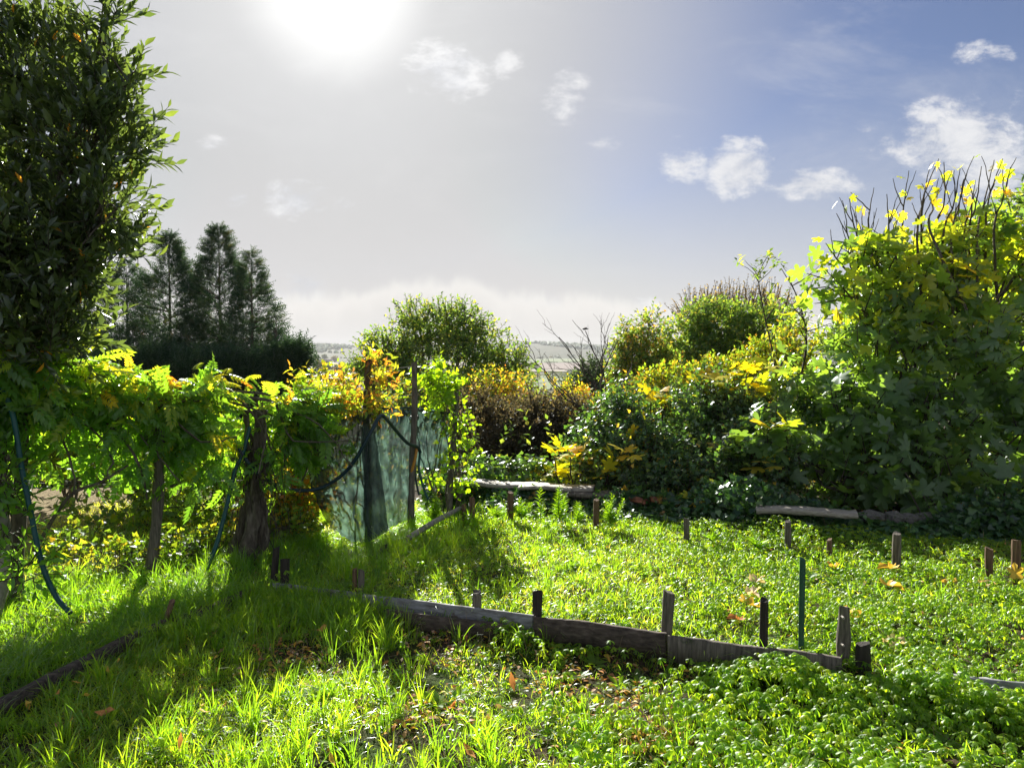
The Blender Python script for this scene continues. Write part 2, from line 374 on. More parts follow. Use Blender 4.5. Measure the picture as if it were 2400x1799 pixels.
M_far = leaf_mat('far_leaf', [(0, (.03, .06, .025)), (.5, (.07, .1, .035)), (1, (.18, .13, .05))], 1.6, (1.1, 1., .7), .3, .6, .03)
M_ivy = leaf_mat('ivy_leaf', [(0, (.012, .035, .012)), (.6, (.03, .075, .02)), (.93, (.06, .12, .025)), (1, (.25, .14, .03))], 2.2, (1.1, 1.1, .4), .4, .3, .1)
M_fallen = leaf_mat('fallen_leaf', [(0, (.5, .34, .05)), (.45, (.42, .2, .05)), (.75, (.3, .12, .05)), (1, (.55, .42, .28))], 1.5, (1.1, 1., .6), .35, .5, .05)
M_bark = solid_mat('bark', [(.25, (.035, .028, .02)), (.5, (.10, .085, .065)), (.75, (.2, .18, .14))], (10, 10, 2.5), 3, 6, .9, .8, .02)
M_palebark = solid_mat('pale_bark', [(.25, (.12, .11, .09)), (.55, (.28, .26, .22)), (.8, (.4, .38, .33))], (8, 8, 3), 3, 6, .9, .6, .02)
M_twig = solid_mat('twig_bark', [(.3, (.03, .024, .018)), (.7, (.09, .07, .05))], (8, 8, 8), 3, 3, .8, .2, .005)
M_stem = solid_mat('weed_stem', [(.3, (.08, .13, .03)), (.7, (.16, .2, .06))], (8, 8, 8), 3, 2, .7, .1, .002)
M_stake = solid_mat('weathered_stake_wood', [(.25, (.035, .03, .025)), (.5, (.12, .105, .085)), (.75, (.24, .21, .17))], (30, 30, 2.2), 2.2, 6, .88, .9, .01, second=(9, .58, (.05, .06, .03)))
M_stake_b = solid_mat('brown_stake_wood', [(.25, (.05, .03, .018)), (.5, (.14, .085, .05)), (.75, (.26, .17, .1))], (30, 30, 2.5), 2.2, 6, .88, .9, .01)
M_stake_d = solid_mat('dark_stake_wood', [(.3, (.012, .01, .009)), (.6, (.04, .033, .028)), (.8, (.09, .075, .06))], (30, 30, 2.2), 2.2, 6, .85, .9, .01)
M_board = solid_mat('dark_wet_board', [(.3, (.025, .02, .016)), (.55, (.09, .07, .055)), (.8, (.2, .17, .14))], (3, 26, 26), 2, 6, .85, .9, .01)
M_paint = solid_mat('flaking_white_board', [(.25, (.06, .055, .05)), (.42, (.15, .15, .145)), (.6, (.26, .265, .27)), (.8, (.38, .39, .4))], (3, 12, 22), 2, 7, .75, .6, .008, second=(7, .57, (.12, .1, .08)))
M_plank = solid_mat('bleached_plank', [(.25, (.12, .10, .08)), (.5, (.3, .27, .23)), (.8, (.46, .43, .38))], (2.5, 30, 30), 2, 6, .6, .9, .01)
M_stone = solid_mat('wall_stone', [(.3, (.07, .065, .06)), (.6, (.16, .15, .135)), (.8, (.26, .24, .21))], (5, 5, 5), 3, 6, .9, .8, .02, second=(6, .55, (.06, .08, .03)))
M_tile = solid_mat('terracotta', [(.3, (.16, .06, .035)), (.6, (.3, .12, .07)), (.8, (.38, .2, .13))], (6, 6, 6), 3, 5, .85, .5, .01)
M_hose = solid_mat('green_hose', [(.3, (.004, .05, .052)), (.7, (.012, .085, .08))], (6, 6, 6), 3, 3, .38, .15, .003)
M_hosed = solid_mat('dark_blue_hose', [(.3, (.006, .022, .035)), (.7, (.015, .04, .055))], (6, 6, 6), 3, 3, .38, .15, .003)
M_hosey = solid_mat('yellow_hose', [(.3, (.4, .16, .02)), (.7, (.5, .24, .04))], (6, 6, 6), 3, 3, .4, .1, .003)
M_wire = solid_mat('wire', [(.3, (.1, .08, .07)), (.7, (.2, .18, .16))], (6, 6, 6), 3, 3, .5, .1, .002)
M_green = solid_mat('green_painted_metal', [(.3, (.02, .07, .045)), (.7, (.03, .095, .06))], (4, 4, 2), 3, 4, .45, .15, .002, second=(12, .68, (.1, .07, .05)))
M_bird = solid_mat('dark_plumage', [(.3, (.02, .02, .02)), (.7, (.06, .055, .05))], (30, 30, 30), 3, 3, .8, .1, .002)
M_render = solid_mat('pale_render', [(.3, (.62, .6, .55)), (.7, (.75, .73, .69))], (1, 1, 1), 1, 3, .9, .1, .01)
M_roof = solid_mat('grey_roof_tile', [(.3, (.16, .13, .12)), (.7, (.26, .2, .17))], (1, 6, 1), 2, 3, .9, .3, .02)
M_glass = solid_mat('dark_window', [(.3, (.03, .035, .04)), (.7, (.05, .055, .06))], (1, 1, 1), 1, 1, .15, 0, .001)

def ground_mat():
    m, t = mat('soil_and_turf'); geo = t.n('ShaderNodeNewGeometry'); P = geo.outputs['Position']
    soil = t.ramp(t.noise(P, 14, 7, .7), [(.3, (.022, .016, .010)), (.5, (.055, .04, .025)), (.7, (.13, .095, .06))])
    moss = t.ramp(t.noise(P, 30, 5, .7), [(.3, (.02, .045, .008)), (.7, (.07, .11, .02))])
    near = t.mix(t.mr(t.noise(P, 1.9, 4, .6), .40, .62), soil, moss)
    far = t.ramp(t.noise(P, .02, 5, .6), [(.35, (.022, .038, .014)), (.55, (.045, .056, .022)), (.7, (.085, .07, .045))])
    sp = t.n('ShaderNodeSeparateXYZ'); t.put(sp.inputs[0], P)
    c = t.mix(t.mr(sp.outputs[1], 10., 40.), near, far)
    # dry straw-coloured ground beyond the vine
    sx = t.mr(t.m('ADD', sp.outputs[0], t.m('MULTIPLY', t.noise(P, .9, 3), 1.6)), -2.6, -3.6); sy = t.m('MULTIPLY', t.mr(sp.outputs[1], 5.6, 6.4), t.mr(sp.outputs[1], 14., 9.))
    dry = t.ramp(t.noise(P, 22, 5, .7), [(.3, (.16, .12, .06)), (.7, (.36, .29, .17))])
    c = t.mix(t.m('MULTIPLY', sx, sy), c, dry)
    b = t.n('ShaderNodeBump'); b.inputs['Strength'].default_value = .9; b.inputs['Distance'].default_value = .03; t.put(b.inputs['Height'], t.noise(P, 28, 6, .7))
    p = t.n('ShaderNodeBsdfPrincipled'); t.put(p.inputs['Base Color'], c); p.inputs['Roughness'].default_value = .95; p.inputs['Specular IOR Level'].default_value = .1; t.put(p.inputs['Normal'], b.outputs[0])
    o = t.n('ShaderNodeOutputMaterial'); t.put(o.inputs[0], p.outputs[0]); return m
M_ground = ground_mat()

def net_mat():
    m, t = mat('shade_net'); tcn = t.n('ShaderNodeTexCoord'); o_ = tcn.outputs['Object']
    wv = t.n('ShaderNodeTexWave', wave_type='BANDS', bands_direction='Z'); t.put(wv.inputs[0], o_); wv.inputs['Scale'].default_value = 28; wv.inputs['Distortion'].default_value = 1.5
    n = t.noise(o_, 5, 4, .7)
    hole = t.m('ADD', t.m('MULTIPLY', wv.outputs['Fac'], .1), t.mr(n, .4, .7, .02, .13))
    d = t.n('ShaderNodeBsdfDiffuse'); t.put(d.inputs[0], t.ramp(t.noise(o_, 9, 4), [(.3, (.045, .06, .065)), (.7, (.085, .105, .105))]))
    tr = t.n('ShaderNodeBsdfTranslucent'); t.put(tr.inputs[0], t.ramp(t.noise(o_, 4.5, 5), [(.38, (.03, .055, .05)), (.56, (.10, .18, .145))]))
    m1 = t.n('ShaderNodeMixShader'); m1.inputs[0].default_value = .5; t.put(m1.inputs[1], d.outputs[0]); t.put(m1.inputs[2], tr.outputs[0])
    tp = t.n('ShaderNodeBsdfTransparent'); m2 = t.n('ShaderNodeMixShader'); t.put(m2.inputs[0], hole); t.put(m2.inputs[1], m1.outputs[0]); t.put(m2.inputs[2], tp.outputs[0])
    o = t.n('ShaderNodeOutputMaterial'); t.put(o.inputs[0], m2.outputs[0]); return m
M_net = net_mat()

# ------------------------------------------------------------------ terrain
K_ = G(636, 1385); RB = G(2400, 1648); L0 = G(0, 1655); L1 = G(590, 1385)
dK = norm((RB - K_)[:2]); nK = np.array([-dK[1], dK[0]])          # towards the far bed
FB = [G(890, 1296)[:2], G(1080, 1205)[:2]]                        # left border of the far bed
WALL = np.array([G(985, 1178)[:2] + [0, .3], G(1400, 1190)[:2], G(1800, 1225)[:2], G(2100, 1248)[:2] + [0, .1], G(2420, 1262)[:2] + [.2, .3], [7.5, 5.6]])
def side(P, a, b): return (b[0] - a[0]) * (P[..., 1] - a[1]) - (b[1] - a[1]) * (P[..., 0] - a[0])
def sstep(x, a, b):
    t = np.clip((x - a) / (b - a), 0, 1); return t * t * (3 - 2 * t)
ZX = [0, 9.5, 14, 25, 60, 150, 400, 900, 1500, 2000]; ZZ = [0, -.1, -1.2, -3., -6.5, -13, -18, -16.5, -13.5, -6]
def H(x, y):
    x = np.asarray(x, float); y = np.asarray(y, float); P = np.stack([x, y], -1)
    d = np.hypot(x, y); yy = np.where(y > 0, np.sqrt(y * y + (.35 * x) ** 2), 0)
    z = np.interp(yy, ZX, ZZ)
    dist = (P - K_[:2]) @ nK; along = (P - K_[:2]) @ dK
    bed = sstep(dist, .0, .05) * sstep(along, -.1, .25)
    fbd = -side(P, FB[0], FB[1]) / np.linalg.norm(FB[1] - FB[0])
    bed = bed * sstep(fbd, -.25, .25) * sstep(y, 9., 8.)
    z = z + .075 * bed
    near = sstep(y, 12, 8) * (y > -50)
    P3 = np.stack([x, y, 0 * x], -1)
    z = z + near * (.022 * wob(P3, 1.7, 1) + .012 * wob(P3, 5.5, 3))
    farw = sstep(d, 25, 90)
    z = z + farw * 1.2 * wob(P3, .012, 2)
    # hills on the far side of the valley
    u_ = x / np.maximum(y, 1)
    crest = 26 + 15 * np.exp(-((u_ - .07) / .085) ** 2) + 13 * np.exp(-((u_ + .30) / .06) ** 2) + 5 * np.sin(u_ * 21 + 1) + 3 * np.sin(u_ * 47)
    z = z + np.where(y > 0, sstep(y, 1700, 2700) * (crest + 1.2 * wob(P3, .02, 5)), 0)
    return z
def axis(lo, a, b, hi, step, g):
    mid = list(np.arange(a, b, step)); out = []; s = step; x_ = b
    while x_ < hi: out.append(x_); s *= g; x_ += s
    out.append(hi); pre = []; s = step; x_ = a - step
    while x_ > lo: pre.append(x_); s *= g; x_ -= s
    pre.append(lo); return np.array(pre[::-1] + mid + out)
xs = axis(-3300, -5., 6., 3300, .055, 1.085); ys = axis(-120, 2., 9.5, 3400, .055, 1.05)
X, Y = np.meshgrid(xs, ys); Z = H(X, Y); nx, ny = len(xs), len(ys)
idx = np.arange(nx * ny).reshape(ny, nx)
FQ = np.stack([idx[:-1, :-1], idx[:-1, 1:], idx[1:, 1:], idx[1:, :-1]], -1).reshape(-1, 4)
obj('ground', [(np.stack([X, Y, Z], -1).reshape(-1, 3), FQ, 0, 0)], M_ground, smooth=True, kind='structure')

def field(name, px0, px1, y0, y1, m, lift=.5, skew=0):
    us = np.linspace((px0 - 1200) / F, (px1 - 1200) / F, 24); Ys = np.linspace(y0, y1, 14)
    U, YY = np.meshgrid(us, Ys); YY = YY * (1 + skew * (U - us.mean())); XX = U * YY; ZZ_ = H(XX, YY) + lift
    i = np.arange(24 * 14).reshape(14, 24); f = np.stack([i[:-1, :-1], i[:-1, 1:], i[1:, 1:], i[1:, :-1]], -1).reshape(-1, 4)
    obj(name, [(np.stack([XX, YY, ZZ_], -1).reshape(-1, 3), f, 0, 0)], m, smooth=True, kind='structure')
def field_mat(n, a, b): return solid_mat(n, [(.3, a), (.7, b)], (.02, .08, .02), 1, 4, .95, .2, .3)
M_pl = field_mat('ploughed_soil', (.10, .065, .055), (.15, .10, .08)); M_gr = field_mat('meadow_grass', (.06, .11, .02), (.10, .15, .03)); M_st = field_mat('stubble', (.17, .145, .11), (.25, .22, .17))
field('ploughed_field', 660, 815, 780, 1330, M_pl, .6); field('stubble_field', 735, 850, 330, 520, M_st, .5, .5)
field('meadow', 800, 980, 700, 1250, M_gr, .45); field('ploughed_field', 1210, 1480, 880, 1450, M_pl, .6, .3)
field('meadow', 1190, 1500, 420, 620, M_gr, .5); field('stubble_field', 1200, 1330, 760, 850, M_st, .7); field('meadow', 1100, 1600, 1500, 1750, M_gr, .6)
field('ploughed_field', 1000, 1200, 900, 1400, M_pl, .6)

# ------------------------------------------------------------------ tree builder
def tree(name, label, cat, base, ells, n, temp, lmat, L=.25, K=8, ls=.08, shell=.5, gap=None, gf=3., angle=.9, up=.4, rand=.5, droop=.1, tint=None,
         trunk_r=.08, bark=None, twig_r=.004, group=None, seed=0, stems=1, singles=0, single_name='leaf', zmin=None, limbs=10, cell=34, twigshare=1., svar=.3):
    bark = bark or M_bark; base = np.asarray(base, float)
    r = root(name, base, label, cat, group)
    P, O = crown(ells, n, shell, gap, gf, seed, zmin); lv, (A, B) = shoots(P, O, L, K, ls, angle, up, rand, droop, tint=tint, svar=svar)
    if singles: lv = leaf_parts(r, single_name, temp, lv, lmat, singles, cell)
    temps = temp if isinstance(temp, list) else [temp]; g_ = rng.integers(0, len(temps), len(lv['P']))
    lp = [(*place(tt, *[lv[q_][g_ == i] for q_ in 'PMST']), 0) for i, tt in enumerate(temps)]
    k = int(len(A) * twigshare); tv, tf = segs(A[:k], B[:k], twig_r, twig_r * .5)
    o = obj('crown', lp + [(tv, tf, .5, 1)], [lmat, M_twig], r, kind='stuff' if singles else None)
    tp, bp = [], []
    top = np.mean([e[0] for e in ells], axis=0); fork = base + (top - base) * .35
    cen = np.array([e[0] for e in ells]); knots = [P_ for P_ in cen]
    for s in range(stems):
        b0 = base + rng.normal(size=3) * [.1, .1, 0] * stems * trunk_r * 3; fk = fork + rng.normal(size=3) * np.linalg.norm(fork - base) * (.22 if stems > 1 else .03)
        q, pts = limb(b0 - [0, 0, .15], fk, trunk_r, trunk_r * .7, .06, 8, 9); tp += [(a, b, 0, 0) for a, b in q]
        for c in knots[s::stems]:
            b_start = len(bp)
            q, pts = limb(fk, c, trunk_r * .62, trunk_r * .22, .1, 8, 6); bp += [(a, b, 0, 0) for a, b in q]
            near = np.argsort(((P - c) ** 2).sum(1) + rng.random(len(P)) * .1)[:max(limbs * 6, 8)]
            for j in rng.choice(near, min(limbs, len(near)), replace=False):
                st = pts[rng.integers(len(pts) // 2, len(pts))]
                q, _ = limb(st, P[j], trunk_r * .2, twig_r * 1.2, .12, 5, 4); bp += [(a, b, 0, 0) for a, b in q]
            if len(knots) <= 3: obj('limb', bp[b_start:], bark, r, smooth=True); bp = bp[:b_start]
    obj('trunk', tp, bark, r, smooth=True)
    if bp: obj('limbs', bp, bark, r, smooth=True)
    return r
LAN = T_lance(); DIA = T_diam(); RND = T_round(); IVY = T_ivy(); FIG = T_fig(); FIGS = [T_fig(.3, .03), T_fig(.75, .05), T_fig(-.15, .06)]; FIGS[1][0][:, 0] *= .72; PIN = T_pinnate(5, .27); SPR = T_spray()
def gy(px, Y): return at(px, 830, Y)[0]
def gbase(px, Y): x_ = gy(px, Y); return (x_, Y, float(H(x_, Y)))

# ------------------------------------------------------------------ near left: laurel
def t_laurel(P): return np.where(rng.random(len(P)) < .006, 1., rng.random(len(P)) * .9)
tree('laurel_tree', 'tall dark evergreen laurel tree rising out of frame over the vine', 'tree', gbase(-60, 5.7),
     [(c - np.array([.12, 0, 0]), np.array([r_[0], min(r_[1], .42), r_[2]]), w_) for c, r_, w_ in [E(60, 175, 4.9, 180, 110), E(190, 195, 4.8, 120, 100), E(280, 210, 4.6, 65, 80), E(285, 60, 4.6, 32, 70), E(345, 190, 4.6, 30, 40, .14), E(310, 290, 4.7, 60, 45), E(120, 330, 4.9, 210, 130),
      E(60, 530, 4.9, 220, 140), E(240, 460, 4.7, 90, 80), E(290, 470, 4.5, 50, 55, .15), E(320, 490, 4.5, 30, 30, .12), E(180, 600, 4.8, 160, 90), E(275, 590, 4.6, 75, 55), E(20, 740, 4.9, 190, 120), E(150, 720, 4.8, 110, 80), E(230, 690, 4.8, 70, 60), E(60, 650, 4.7, 120, 80), E(60, 830, 4.9, 150, 60), E(130, 770, 4.65, 120, 90), E(210, 790, 4.8, 80, 60), E(120, 600, 4.6, 150, 120), E(250, 330, 4.6, 110, 110), E(-150, 300, 5.2, 200, 300), E(-190, 60, 5.2, 180, 120), E(40, 60, 4.9, 40, 50)]],
     2900, LAN, M_laurel, L=.24, K=11, ls=.088, shell=.25, gap=-.2, gf=6.5, angle=.75, up=1.0, rand=.42, droop=-.05, tint=t_laurel, trunk_r=.04, bark=M_bark, twig_r=.0032, seed=1, singles=280, stems=2, limbs=8)

# ------------------------------------------------------------------ conifers beyond
def conifer(label, px, top, Y, wid, n=1500, sparse=0., lean=0, seed=0, ls=.42, cz=None):
    x_ = gy(px, Y); zb = float(H(x_, Y)); zt = at(px, top, Y)[2]; Rb = wid * Y / F; r = root('conifer_tree', (x_, Y, zb), label, 'conifer', 'conifers beyond the vine')
    h = zt - zb; t = 1 - rng.random(n) ** .75 * .97; t = np.clip(t, 0, .995)
    az = rng.random(n) * 2 * math.pi; prof = np.minimum(1, (1 - t) / .40) ** .85 * (1 + .18 * np.sin(t * 31 + az * 2 + seed) + .1 * np.sin(t * 77 + az * 3)) * np.clip(t * 6 + .55, 0, 1)
    rr = Rb * prof * np.sqrt(rng.uniform(.12, 1, n)); P = np.stack([x_ + rr * np.cos(az) + lean * t * h, Y + rr * np.sin(az), zb + t * h - rr * .1], 1)
    keep = wob(P, 1.5, seed) > -1.15 + sparse; P = P[keep]; az = az[keep]; n = len(P)
    d = norm(np.stack([np.cos(az), np.sin(az), np.full(n, .42)], 1) + rng.normal(size=(n, 3)) * .38)
    M = frames(d, rng.normal(size=(n, 3)))
    V, f, tt = place(SPR, P, M, ls * rng.uniform(.55, 1.25, n) * (1 - .3 * t[keep]), rng.random(n) * .93)
    obj('crown', [(V, f, tt, 0)], M_conifer, r)
    tr = [(a, b, 0, 0) for a, b in tube([(x_, Y, zb - .3), (x_ + lean * h * .5, Y, zb + h * .5), (x_ + lean * h, Y, zb + h * .97)], [.13, .06, .008], 7)]
    obj('trunk', tr, M_bark, r, smooth=True)
    bp = []
    for k in rng.choice(n, min(50, n), replace=False):
        tk = (P[k, 2] - zb) / h; s_ = np.array([x_ + lean * tk * h, Y, P[k, 2] - .25]); bp += [(a, b, 0, 0) for a, b in limb(s_, P[k], .03, .008, .05, 4, 4)[0]]
    obj('limbs', bp, M_bark, r)
conifer('dark conifer with ragged top just right of the laurel crown', 400, 548, 22, 122, 9500, .0, 0, 1)
conifer('tallest conifer with the pointed spire, middle of the dark group', 517, 528, 22, 108, 8500, .2, 0, 2)
conifer('narrow conifer on the right slope of the dark group', 592, 590, 21.5, 90, 4500, .15, 0, 3)
conifer('thin half bare conifer at the right edge of the group', 648, 725, 21, 26, 260, .55, 0, 4, .3)
conifer('conifer half hidden behind the laurel crown', 300, 610, 23, 100, 5000, .1, 0, 5)
conifer('shaded conifer low behind the laurel, furthest left', 190, 700, 22, 100, 4000, 0, 0, 6)
for (lab, ex, n_) in (('rounded dark bush at the right foot of the conifers', [E(690, 850, 20, 30, 50), E(665, 880, 20, 50, 60), E(640, 960, 20, 60, 60)], 2600),
                      ('broad dark conifer bush below the tall spire', [E(470, 905, 19.5, 100, 75), E(380, 880, 19.5, 70, 60), E(560, 900, 19.5, 70, 70), E(600, 960, 19.5, 90, 70)], 6500),
                      ('dark conifer bush low behind the leafy vine', [E(250, 900, 20, 130, 80), E(120, 880, 20, 130, 80), E(350, 980, 20, 200, 80), E(0, 900, 20, 130, 100), E(150, 1010, 20, 160, 80)], 5500)):
    c0_ = ex[0][0]; r = root('conifer_bush', (c0_[0], c0_[1], float(H(c0_[0], c0_[1]))), lab, 'bush')
    P, O = crown(ex, n_, .3, None, 1); n = len(P)
    V, f, tt = place(SPR, P, frames(norm(O + [0, 0, .7] + rng.normal(size=(n, 3)) * .4), rng.normal(size=(n, 3))), .42 * rng.uniform(.6, 1.3, n), rng.random(n) * .8)
    obj('crown', [(V, f, tt, 0)], M_conifer, r)
    b0 = np.array(r.location); obj('trunk', [(a, b, 0, 0) for e in ex for a, b in limb(b0, e[0], .08, .02, .1, 6, 6)[0]], M_bark, r)

# ------------------------------------------------------------------ middle distance trees and shrubs
def lowt(a, b): return lambda P: a + (b - a) * rng.random(len(P)) ** 1.2
tree('round_tree', 'rounded green tree with fanning stems behind the tall posts', 'tree', gbase(1060, 16),
     [E(925, 800, 16, 50, 60), E(985, 765, 16, 65, 45), E(1060, 770, 16, 75, 50), E(1130, 815, 16, 55, 55), E(1185, 855, 16, 38, 55), E(1060, 850, 16, 120, 55), E(930, 890, 16, 60, 70), E(1170, 910, 16, 75, 60, .8, .6), E(895, 850, 16, 40, 60, None, 2.), E(850, 900, 16, 35, 50, None, 1.5), E(1110, 740, 16, 40, 30), E(1060, 960, 16, 120, 50, .8, .5), E(1205, 850, 16, 30, 40)],
     2700, DIA, M_tree, L=.32, K=9, ls=.08, shell=.3, gap=-.8, gf=2.2, angle=1., up=.5, tint=lowt(.1, .85), trunk_r=.045, stems=8, seed=3, limbs=18, twig_r=.006)
tree('sparse_bush', 'olive green loose bush at the foot of the round tree', 'bush', gbase(1130, 13.5),
     [E(1010, 950, 13.5, 85, 55), E(1120, 935, 13.5, 80, 45), E(1200, 920, 13.5, 45, 40)], 900, DIA, M_tree, L=.26, K=8, ls=.07, shell=.3, gap=-.5, gf=2.5, tint=lowt(.3, 1), trunk_r=.03, stems=3, seed=6, limbs=10)
tree('brown_thicket', 'dark reddish brown twiggy thicket between net and yellow figs', 'thicket', gbase(1230, 10.8),
     [E(1110, 980, 10.5, 65, 60), E(1170, 1040, 10.3, 100, 75), E(1280, 1040, 10.5, 100, 75), E(1090, 1060, 10, 70, 60), E(1360, 1060, 10.3, 60, 60), E(1230, 980, 11, 95, 55), E(1340, 1000, 11, 80, 60), E(1400, 1050, 10.5, 60, 50)], 3600, DIA, M_brown, L=.2, K=9, ls=.055, shell=.3, gap=-.8, gf=2.5, tint=lowt(0, .75), trunk_r=.03, stems=6, seed=7, limbs=14)
tree('autumn_shrub', 'orange and yellow autumn shrub topping the brown thicket', 'shrub', gbase(1290, 12.5),
     [E(1230, 930, 12.5, 50, 40), E(1300, 945, 12.5, 75, 50), E(1370, 980, 12.5, 60, 45), E(1160, 915, 12.5, 45, 30)], 800, DIA, M_under, L=.24, K=8, ls=.06, shell=.3, gap=-.6, gf=2.5, tint=lowt(.45, 1), trunk_r=.03, stems=4, seed=8, limbs=12)
tree('grey_green_bush', 'dull grey green bush far behind the bare tree', 'bush', gbase(1395, 26), [E(1395, 895, 26, 38, 42), E(1375, 930, 26, 55, 40)], 900, DIA, M_far, L=.4, K=8, ls=.12, shell=.3, tint=lowt(0, .4), trunk_r=.08, seed=9, limbs=5)
tree('slender_tree', 'slender pale topped tree right of the bare branches', 'tree', gbase(1510, 15),
     [E(1505, 830, 15, 50, 55), E(1480, 880, 15, 55, 55), E(1520, 765, 15, 28, 40, None, .45), E(1550, 880, 15, 45, 55), E(1490, 960, 15, 80, 50), E(1470, 800, 15, 20, 30)], 1500, DIA, M_tree, L=.28, K=8, ls=.08, shell=.35, gap=-.6, gf=2.3, tint=lowt(.25, 1), trunk_r=.06, stems=3, seed=10, limbs=14)
tree('broad_tree', 'broad bushy tree with feathery tan top left of the fig', 'tree', gbase(1700, 16),
     [E(1610, 790, 16, 55, 60), E(1690, 780, 16, 75, 65), E(1780, 790, 16, 70, 70), E(1700, 860, 16, 130, 60), E(1600, 880, 16, 60, 50), E(1820, 880, 16, 70, 70)], 3000, DIA, M_tree, L=.3, K=9, ls=.09, shell=.4, gap=-.8, gf=2.2, tint=lowt(.05, .85), trunk_r=.09, stems=4, seed=11, limbs=14)
tree('feathery_tree', 'thin feathery tan tree crown showing over the broad tree', 'tree', gbase(1720, 19),
     [E(1640, 745, 19, 60, 45), E(1720, 730, 19, 80, 42), E(1800, 740, 19, 60, 45)], 800, DIA, M_brown, L=.4, K=7, ls=.06, shell=.1, gap=-.5, up=1.3, rand=.3, tint=lowt(.5, 1), trunk_r=.08, stems=3, seed=12, limbs=26, twig_r=.007)
tree('yellowing_hazel', 'yellow and orange shrub between broad tree and bramble mound', 'shrub', gbase(1680, 12),
     [E(1600, 920, 12, 80, 45), E(1700, 905, 12, 80, 50), E(1790, 880, 12, 60, 70), E(1530, 930, 12, 60, 40), E(1850, 860, 11.5, 50, 90)], 1900, DIA, M_under, L=.26, K=8, ls=.07, shell=.3, gap=-.7, gf=2.2, up=.8, tint=lowt(.2, .9), trunk_r=.03, stems=5, seed=13, limbs=12)
for i, (lab, pts, Y) in enumerate((('tall thin sapling with drooping brown leaves, the left one of two', [(1820, 960), (1815, 850), (1790, 730), (1775, 645)], 10.5),
                                   ('tall thin sapling with brown leaves closest to the fig', [(1870, 940), (1890, 800), (1870, 700), (1832, 630)], 10.3))):
    P0 = [at(px, py, Y) for px, py in pts]; b = np.array([P0[0][0], Y, float(H(P0[0][0], Y))]); r = root('sapling', b, lab, 'sapling')
    S_ = spline([b] + P0, 20); sp = [(a, b_, 0, 0) for a, b_ in tube(S_, np.linspace(.022, .005, len(S_)), 5)]
    A = []
    for k in range(16):
        s0 = S_[rng.integers(len(S_) // 3, len(S_))]; e0 = s0 + np.array([rng.normal() * .22, rng.normal() * .2, rng.uniform(.1, .4)]); sp += [(a, b_, 0, 0) for a, b_ in limb(s0, e0, .008, .003, .1, 4, 4)[0]]; A.append(e0); A.append((s0 + e0) / 2)
    A.append(S_[-1]); A = np.array(A); lv, tw = shoots(A, norm(rng.normal(size=A.shape)), .12, 7, .085, 1.1, .5, .4, .5, tint=lowt(.35, .9))
    obj('stem', sp, M_twig, r); obj('crown', [(*place(LAN, lv['P'], lv['M'], lv['S'], lv['T']), 0)], M_tree, r)
# bare tree
b = np.array(gbase(1425, 10.5)); r = root('bare_tree', b, 'leafless forked tree with thin grey branches in front of the valley', 'tree')
bt, br = [], []; fk = at(1415, 990, 10.5); bt += [(a, c, 0, 0) for a, c in limb(b, fk, .05, .035, .05, 8, 7)[0]]
def grow(p, e, r0, lvl):
    q, pts = limb(p, e, r0, r0 * .45, .1, 9, 5); br.extend([(a, c, 0, 0) for a, c in q])
    if lvl <= 0: return
    for k in range(4 if lvl > 1 else 3):
        s0 = pts[rng.integers(3, len(pts) - 1)]; L = np.linalg.norm(e - p) * rng.uniform(.3, .5); d = norm(norm(e - p) + rng.normal(size=3) * .5 + [0, 0, .35]); grow(s0, s0 + d * L, r0 * .45, lvl - 1)
for px, py in ((1310, 790), (1372, 775), (1275, 870), (1330, 830), (1445, 800), (1425, 790), (1240, 830), (1480, 860)): grow(fk, at(px, py, 10.5 + rng.uniform(-.5, .6)), .013, 2)
obj('trunk', bt, M_twig, r, smooth=True); obj('branches', br, M_twig, r)
# small far cypress tip behind the round tree
conifer('dark cypress tip poking up left of the round tree', 886, 768, 38, 16, 300, 0, 0, 7, .5)

# bramble mound
BR = [E(1430, 1060, 8.6, 80, 60), E(1500, 1000, 8.9, 95, 70), E(1600, 985, 9., 110, 65), E(1560, 1080, 8.4, 140, 60), E(1700, 1000, 9., 110, 80), E(1720, 1090, 8.1, 150, 65), E(1830, 1010, 8.8, 120, 90), E(1620, 1140, 8., 170, 30), E(1450, 1115, 8.3, 90, 30), E(1470, 945, 9.3, 35, 30), E(1555, 925, 9.3, 28, 35), E(1640, 915, 9.3, 40, 30), E(1400, 1010, 8.8, 30, 40)]
tree('bramble_mound', 'glossy green bramble mound spilling over the low wall', 'bramble', gbase(1600, 8.9), BR, 6000, IVY, M_bramble, L=.28, K=8, ls=.048, shell=.45, gap=-.6, gf=3, angle=1.1, up=.35, rand=.6, droop=.15,
     tint=lambda P: rng.random(len(P)) ** 1.5 * np.where(rng.random(len(P)) < .05, 1.4, .92), trunk_r=.015, stems=9, seed=14, limbs=14, zmin=-.3)

# ------------------------------------------------------------------ the big fig
FG = [E(2010, 660, 8.9, 80, 80), E(1990, 760, 8.8, 120, 80), E(2140, 660, 9.2, 110, 90), E(2150, 730, 9., 150, 95), E(2290, 600, 9.4, 110, 70), E(2390, 590, 9.4, 90, 90), E(2330, 700, 9., 150, 120), E(1960, 870, 8.6, 110, 90), E(2110, 870, 8.4, 150, 90),
      E(2000, 990, 8.1, 130, 80), E(2150, 1010, 8., 140, 80), E(1840, 1050, 8., 110, 60), E(2050, 1110, 7.7, 150, 70), E(2190, 1150, 7.6, 120, 60), E(2330, 850, 8.3, 120, 90), E(2440, 950, 8., 110, 150), E(2380, 1090, 7.8, 90, 90, None, .5), E(1930, 1140, 7.7, 80, 35), E(2550, 700, 9, 150, 250), E(2200, 1215, 6.9, 130, 40, .25, .6), E(2350, 1190, 6.8, 80, 60, .25, .6)]
